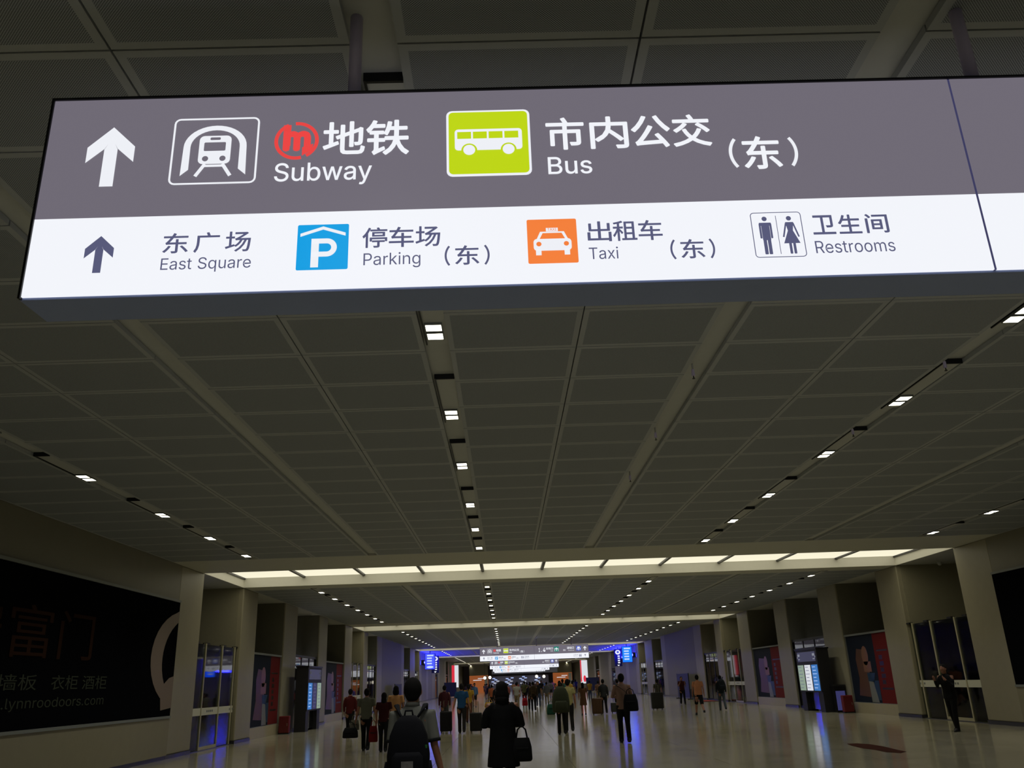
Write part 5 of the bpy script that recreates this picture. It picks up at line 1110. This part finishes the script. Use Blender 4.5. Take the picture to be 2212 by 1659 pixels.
person(1.70, 28.7, 1.55, 'person in dark trousers under a big olive backpack', (60, 66, 52), BLK, kind='jacket', hair='short')
person(2.02, 30.0, 1.64, 'man in a pale yellow-green shirt right of the olive backpack', (158, 152, 106), BLK)
person(3.09, 24.2, 1.72, 'man in a pinkish shirt with a black shoulder bag', (140, 112, 100), BLK, kind='jacket', stride=.12, arms='front', hair='short')
person(8.05, 48.0, 1.50, 'woman with a large suitcase walking at the right middle distance', (74, 70, 60), BLK, kind='dress', hair='tail')
person(10.54, 54.0, 1.58, 'person in dark red facing the camera by the navy board', (66, 28, 30), BLK, rz=PI, face=True, arms='up')
person(8.30, 39.0, 1.63, 'man in an orange-brown t-shirt and black shorts on the right', (176, 118, 84), BLK, bottom='shorts', stride=.5, bulk=1.12)
person(10.38, 43.5, 1.58, 'person in a dark jacket and jeans before the second right doors', (34, 42, 44), (74, 82, 88), kind='jacket')
person(11.70, 23.7, 1.66, 'person in black leaning forward in front of the nearest right glass doors', (14, 14, 16), BLK, kind='jacket', rz=PI / 2 + .5, stride=.14, lean=.05, arms='up', bulk=1.1)
person(3.67, 43.6, 1.48, 'woman in a brown patterned dress in the middle distance', (96, 66, 44), BLK, kind='dress', hair='long', stride=.1)
person(4.75, 44.4, 1.60, 'person in dark grey beside the brown suitcase', (48, 50, 50), BLK, kind='jacket')
person(5.6, 45.5, 1.58, 'person in a grey-green jacket right of the brown suitcase', (58, 62, 58), BLK, kind='jacket')
person(1.52, 52.5, 1.60, 'person with a brown backpack in the middle of the crowd', (66, 56, 44), (26, 28, 34), kind='jacket')
person(2.75, 47.0, 1.60, 'person in an olive jacket left of the patterned dress', (70, 66, 50), BLK, kind='jacket')
person(-2.55, 36.5, 1.58, 'person in a maroon top just behind the blue shirt man', (62, 26, 32), CHA, kind='jacket', hair='short')
# crowd farther on
tops = [('rust', (150, 84, 56)), ('navy', (34, 40, 70)), ('white', (150, 150, 148)), ('pink', (170, 96, 90)), ('olive', (86, 88, 60)), ('black', (26, 26, 30)), ('grey', (90, 92, 98)), ('teal', (44, 92, 90)), ('yellow', (170, 132, 48)), ('violet', (84, 70, 110)), ('brown', (92, 66, 50)), ('sky blue', (90, 120, 160))]
bots = [('black trousers', (24, 24, 28), 'trousers'), ('blue jeans', (52, 62, 84), 'trousers'), ('beige trousers', (120, 108, 88), 'trousers'), ('dark shorts', (36, 36, 40), 'shorts')]
spots = [(-1.0, 58), (-.2, 64), (.6, 57), (.0, 72), (1.3, 68), (2.1, 61), (2.9, 66), (3.6, 58), (4.4, 63), (5.1, 70), (6.1, 60), (-2.4, 66), (-3.1, 75), (-1.6, 80), (-.4, 86), (.9, 82), (2.0, 90), (3.2, 84), (4.5, 92), (5.8, 85), (7.0, 76), (-3.9, 88), (-2.2, 98), (-.6, 104), (1.1, 99), (2.7, 108), (4.0, 102), (5.6, 110), (7.2, 98), (-4.4, 112), (-2.8, 118), (-1.0, 124), (.8, 116), (2.2, 128), (3.8, 122), (5.4, 130), (7.4, 120), (8.6, 112), (-5.2, 128), (1.6, 137), (-3.4, 136), (4.6, 140), (6.6, 138)]
for i, (x, y) in enumerate(spots):
    tn, tc_ = tops[i % 12]; bn, bc, bk = bots[(i // 12 + i) % 4]
    kd = ['tshirt', 'jacket', 'tshirt', 'jacket', 'tshirt'][i % 5]; hr_ = ['short', 'long', 'short', 'tail'][i % 4]
    if kd == 'jacket': bk2 = 'trousers'
    person(x, y, 1.52 + .2 * ((i * 7) % 10) / 10, 'distant crowd member in a %s %s and %s, %s hair' % (tn, 'long-sleeved top' if kd == 'jacket' else 't-shirt', bn, {'short': 'short', 'long': 'long', 'tail': 'tied'}[hr_]),
           tc_, bc, kind=kd, bottom=bk, hair=hr_, vox=.03, stride=.22, rz=(PI if i % 6 == 5 else 0), face=(i % 6 == 5), group='distant crowd walking down the hall')

# ------------------------------------------------------------------ bags
def rounded(mb, x0, x1, y0, y1, z0, z1, r):
    mb.box(x0, x1, y0, y1, z0, z1); return mb
def bev(o, w, seg=3):
    b = o.modifiers.new('bevel', 'BEVEL'); b.width = w; b.segments = seg
    o.data.polygons.foreach_set('use_smooth', [True] * len(o.data.polygons)); return o
def backpack(x, y, z, w, h, d, col, words, straps=True, detail=False):
    t = empty('backpack', (x, y, z)); m = cloth(col)
    b = MB(); n = 14
    def sq(zz, a, b_, yo=0):
        return [(a * math.copysign(abs(math.cos(t_)) ** .5, math.cos(t_)), yo + b_ * math.copysign(abs(math.sin(t_)) ** .5, math.sin(t_)), zz) for t_ in [2 * PI * i / 20 for i in range(20)]]
    b.rings([sq(0, w * .40, d * .38), sq(h * .04, w * .48, d * .48), sq(h * .4, w * .5, d * .5), sq(h * .7, w * .44, d * .44), sq(h * .9, w * .32, d * .34), sq(h, w * .16, d * .18)])
    b.build('body', m, t, smooth=True)
    pk = MB(); pk.rings([sq(h * .06, w * .32, d * .2, -d * .42), sq(h * .12, w * .37, d * .24, -d * .42), sq(h * .38, w * .36, d * .24, -d * .42), sq(h * .45, w * .28, d * .18, -d * .40)])
    pk.build('front_pocket', m, t, smooth=True)
    MB().tube([(-.04, 0, h - .01), (-.03, 0, h + .04), (.03, 0, h + .04), (.04, 0, h - .01)], .009, 8).build('top_handle', m, t)
    if straps:
        for s in (-1, 1):
            MB().tube([(s * .04, .06, h * .88), (s * .10, .11, h * .98 + .03), (s * .135, .20, h + .085), (s * .14, .29, h + .075), (s * .135, .355, h - .03)], [(.012, .028)] * 5, 10).build('shoulder_strap', m, t, smooth=True)
    if detail:
        MB().box(-.05, .055, -d * .68, -d * .665, h * .13, h * .32).build('white_tag', mat('worn_white_tag', (120, 118, 120), .6, noise=.4, nscale=30), t)
        MB().box(w * .40, w * .45, -.08, -.04, h * .50, h * .55).build('green_tab', mat('green_tab', (40, 120, 50), .5), t)
        for s in (-1, 1): MB().tube([(s * w * .46, -.02, h * .3), (s * w * .49, -.03, h * .2), (s * w * .45, -.02, h * .08)], .03, 8).build('side_pocket', m, t, smooth=True)
    tag(t, words, 'backpack'); return t
backpack(-.905, 8.27, .80, .385, .55, .21, (16, 17, 24), 'large black backpack with white tag worn by the nearest man', detail=True)
backpack(1.68, 28.42, .66, .56, .78, .30, (60, 66, 54), 'large olive backpack worn left of the pale yellow-green shirt')
backpack(1.52, 52.25, .95, .34, .46, .2, (76, 62, 46), 'small brown backpack in the middle of the crowd')
backpack(10.38, 43.27, .92, .36, .5, .2, (26, 32, 36), 'dark backpack on the person by the second right doors')
def bag(name, x, y, z, w, h, d, col, words, strap=None, rz=0, cat='bag'):
    t = empty(name, (x, y, z), rz); m = cloth(col)
    b = MB()
    def sq(zz, a, b_): return [(a * math.copysign(abs(math.cos(t_)) ** .6, math.cos(t_)), b_ * math.copysign(abs(math.sin(t_)) ** .6, math.sin(t_)), zz) for t_ in [2 * PI * i / 18 for i in range(18)]]
    b.rings([sq(0, w * .44, d * .42), sq(h * .08, w * .5, d * .5), sq(h * .6, w * .48, d * .46), sq(h * .95, w * .38, d * .2), sq(h, w * .36, d * .1)])
    b.build('body', m, t, smooth=True)
    MB().tube([(-w * .28, 0, h * .95), (-w * .2, 0, h + .10), (0, 0, h + .15), (w * .2, 0, h + .10), (w * .28, 0, h * .95)], .011, 8).build('handle', m, t, smooth=True)
    MB().box(-w * .3, w * .3, -d * .53, -d * .50, h * .55, h * .60).build('zip', M['black'], t)
    if strap: MB().tube([tuple(Vector(q)) for q in strap], [(.006, .02)] * len(strap), 8).build('shoulder_strap', m, t, smooth=True)
    tag(t, words, cat); return t
bag('handbag', .175, 12.24, .61, .27, .29, .15, (14, 14, 16), 'black handbag at the right hip of the person in the black coat')
bag('shoulder_bag', 3.27, 23.93, .78, .40, .42, .2, (14, 15, 20), 'black shoulder bag on the man in the pinkish shirt', [(-.02, 0, .38), (-.10, .10, .48), (-.25, .145, .60), (-.33, .25, .665), (-.34, .37, .60)])
bag('handbag', -4.28, 24.7, .34, .42, .26, .22, (24, 26, 26), 'dark holdall carried low by the person in the grey shirt')
bag('plastic_bag', -4.22, 25.0, .52, .26, .26, .12, (120, 118, 104), 'pale carrier bag above the dark holdall')
bag('red_bag', -3.60, 24.3, .24, .24, .40, .14, (112, 20, 18), 'red carrier bag between the grey shirt and the dark red top')
person(-.52, 47.0, 1.58, 'person in dark clothes carrying the mustard yellow holdall', (40, 42, 46), BLK, kind='jacket')
bag('holdall', -.95, 47.0, .42, .5, .26, .25, (176, 136, 44), 'mustard yellow bag in the left middle crowd')
person(1.40, 54.5, 1.58, 'person in dark navy clothes carrying the bright red bag', (32, 34, 50), BLK, kind='jacket')
bag('red_bag', 1.05, 54.5, .26, .34, .44, .2, (170, 30, 48), 'bright red bag carried in the middle of the crowd')
bag('green_bag', 2.2, 46.0, .0, .44, .5, .25, (40, 84, 66), 'green bag near the floor in the middle of the crowd')
def suitcase(x, y, w, h, d, col, words, rz=0):
    t = empty('suitcase', (x, y, 0), rz); m = cloth(col, .5)
    bev(MB().box(-w / 2, w / 2, -d / 2, d / 2, .06, h).build('shell', m, t), .04)
    for k in (-.25, 0, .25): MB().box(w * k - .012, w * k + .012, -d / 2 - .008, -d / 2, .12, h - .06).build('rib', m, t)
    for s in (-1, 1):
        for q in (-1, 1): MB().tube([(s * w * .38 - .012, q * d * .34, .03), (s * w * .38 + .012, q * d * .34, .03)], .03, 12).build('wheel', M['black'], t)
    MB().tube([(-w * .2, d * .3, h), (-w * .2, d * .3, h + .35), (w * .2, d * .3, h + .35), (w * .2, d * .3, h)], .011, 8).build('pull_handle', M['steel'], t)
    tag(t, words, 'suitcase'); return t
suitcase(-1.12, 31.6, .42, .66, .26, (26, 26, 28), 'black wheeled suitcase right of the blue shirt man')
suitcase(-2.2, 32.2, .42, .72, .28, (20, 20, 24), 'black upright suitcase left of the blue shirt man')
suitcase(4.28, 43.2, .48, .76, .28, (84, 60, 42), 'brown wheeled suitcase by the woman in the patterned dress')
suitcase(7.85, 47.2, .62, .86, .32, (48, 48, 44), 'large dark grey suitcase of the woman at the right')
suitcase(5.35, 44.6, .5, .5, .28, (60, 60, 58), 'low grey suitcase behind the man in the pinkish shirt')
